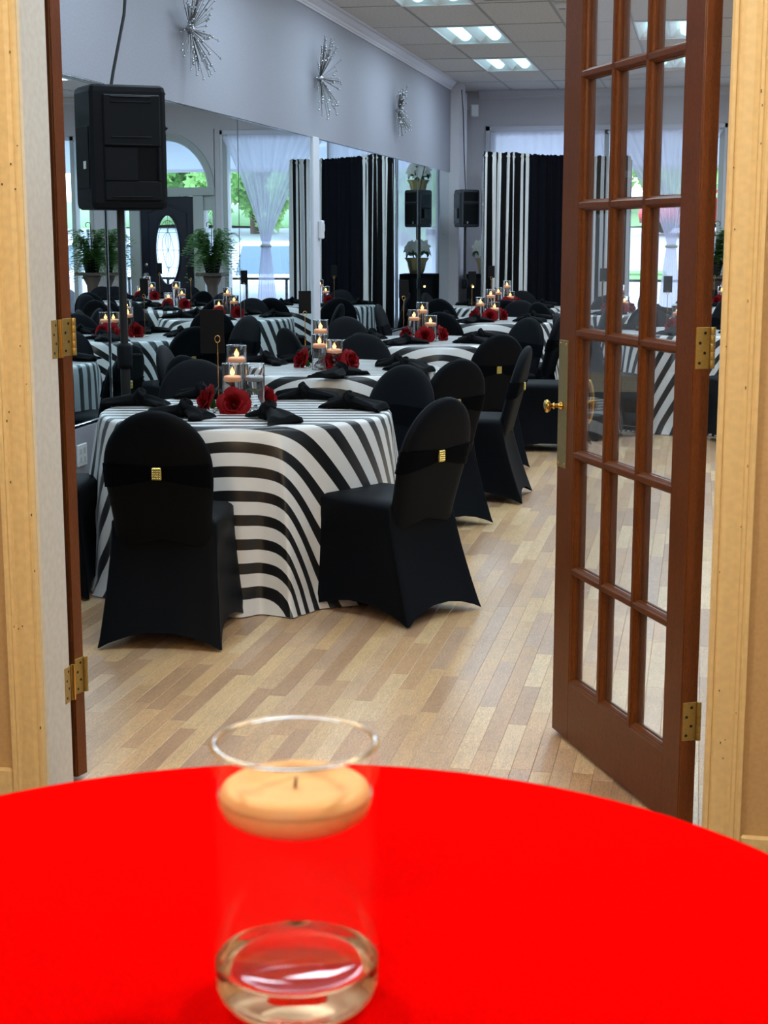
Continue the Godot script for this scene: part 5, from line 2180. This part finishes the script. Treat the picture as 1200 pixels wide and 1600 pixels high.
func build_decor() -> void:
	sunburst("silver sunburst ornament nearest us, high on the wall above the entry reflection", Vector3(WX + 0.04, 2.735, -9.20), 0.30, 11)
	sunburst("large silver sunburst ornament in the middle, above the white post", Vector3(WX + 0.04, 2.76, -12.45), 0.345, 12)
	sunburst("silver sunburst ornament farthest along the wall", Vector3(WX + 0.04, 2.76, -15.75), 0.26, 13)
	fern_stand("stone pedestal right of the entry door, under the fuller fern", Vector3(0.12, 0, -19.75))
	fern("bushy green fern on the stone pedestal at the right of the entry door", Vector3(0.12, 1.03, -19.75), 21)
	fern_stand("stone pedestal left of the entry door, under the fern with a hook", Vector3(1.62, 0, -19.75))
	fern("bushy green fern with a hanging hook, left of the entry door by the mirror seam", Vector3(1.62, 1.03, -19.75), 22)
	# black cabinet in the corner
	var c := thing("cabinet", "low black cabinet in the far corner behind the small loudspeaker", "cabinet", Vector3(-2.72, 0, -19.55))
	var b := MB.new()
	b.box(Vector3(0, 0.52, 0), Vector3(0.46, 1.04, 0.46), 0.008)
	obj("body", b, mats.speaker_dark, c)
	b = MB.new()
	b.box(Vector3(0, 0.78, 0.235), Vector3(0.42, 0.42, 0.016), 0.004)
	var cdr := obj("door", b, mats.speaker_black, c)
	b = MB.new()
	b.box(Vector3(0, 0.30, 0.235), Vector3(0.42, 0.46, 0.016), 0.004)
	obj("door", b, mats.speaker_black, c)
	b = MB.new()
	b.box(Vector3(-0.10, 0.885, 0.246), Vector3(0.022, 0.022, 0.01), 0.003)
	obj("indicator_light", b, mats.led_warm, cdr)
	poinsettia("white poinsettia in gold foil on the low black cabinet", Vector3(-2.68, 1.04, -19.5), 1.0, 31)
	var ps := thing("plant_stand", "tall slim black stand behind the backdrop, topped by a white poinsettia", "plant stand", Vector3(-2.58, 0, -20.12))
	b = MB.new()
	b.tube([Vector3(0, 0.03, 0), Vector3(0, 2.03, 0)], 0.022, 12)
	obj("column", b, mats.black_metal, ps)
	b = MB.new()
	b.lathe([[0, 0], [0.19, 0], [0.19, 0.02], [0.03, 0.04], [0, 0.04]], 24)
	obj("base", b, mats.black_metal, ps)
	b = MB.new()
	b.lathe([[0, 2.02], [0.15, 2.02], [0.15, 2.04], [0, 2.04]], 24)
	obj("top", b, mats.black_metal, ps)
	poinsettia("white poinsettia seen in the mirror above the small loudspeaker", Vector3(-2.58, 2.04, -20.12), 0.95, 32)
	# exit sign
	var ex := thing("exit_sign", "red exit sign high on the far wall, beside the near loudspeaker in the mirror", "exit sign", Vector3(1.30, 3.17, FARZ + 0.001))
	b = MB.new()
	b.box(Vector3(0, 0.10, 0.025), Vector3(0.31, 0.20, 0.05), 0.006)
	obj("case", b, mats.white_plastic, ex)
	b = MB.new()
	b.box(Vector3(0, 0.10, 0.0515), Vector3(0.26, 0.15, 0.004), 0.001)
	obj("lit_sign_face", b, mats.exit_red, ex)
	var tm := TextMesh.new()
	var sf := SystemFont.new()
	sf.font_names = PackedStringArray(["Droid Sans"])
	sf.font_weight = 700
	tm.font = sf
	tm.text = "EXIT"
	tm.font_size = 64
	tm.pixel_size = 0.0019
	tm.depth = 0.003
	var tx := obj("lettering", tm, mats.white_plastic, ex)
	tx.position = Vector3(0, 0.10, 0.055)
	# ceiling fittings
	var vt := thing("ceiling_vent", "dark slatted ceiling vent at the top edge of the picture", "vent", Vector3(-1.50, CEIL - 0.006, -12.50))
	b = MB.new()
	for s in [-1.0, 1.0]:
		b.box(Vector3(s * 0.285, 0, 0), Vector3(0.03, 0.012, 0.60), 0.003)
		b.box(Vector3(0, 0, s * 0.285), Vector3(0.60, 0.012, 0.03), 0.003)
	obj("frame", b, mats.tbar, vt)
	for k in 12:
		b = MB.new()
		b.box(Vector3(0, 0, -0.25 + 0.0455 * k), Vector3(0.54, 0.004, 0.03), 0.0, Basis(Vector3.RIGHT, 0.6))
		obj("slat", b, mats.tbar, vt)
	var sd := thing("smoke_detector", "small round smoke detector on the ceiling beside the vent", "smoke detector", Vector3(-1.20, CEIL, -13.1))
	b = MB.new()
	b.lathe([[0, -0.045], [0.03, -0.045], [0.05, -0.03], [0.065, -0.012], [0.065, 0.002], [0, 0.002]], 24)
	obj("case", b, mats.white_plastic, sd)
	b = MB.new()
	b.lathe([[0.018, -0.047], [0.026, -0.047], [0.026, -0.044], [0.018, -0.044]], 20)
	obj("ring", b, mats.speaker_dark, sd)
	var cs := thing("corner_speaker", "small white wall speaker high in the far corner", "speaker", Vector3(-2.92, 3.02, -19.95), 0.3)
	b = MB.new()
	b.box(Vector3(0, 0.06, 0), Vector3(0.10, 0.15, 0.09), 0.012)
	obj("case", b, mats.white_plastic, cs)
	b = MB.new()
	b.tube([Vector3(0, 0.1, -0.05), Vector3(0, 0.1, -0.60)], 0.008, 6)
	obj("bracket", b, mats.white_plastic, cs)
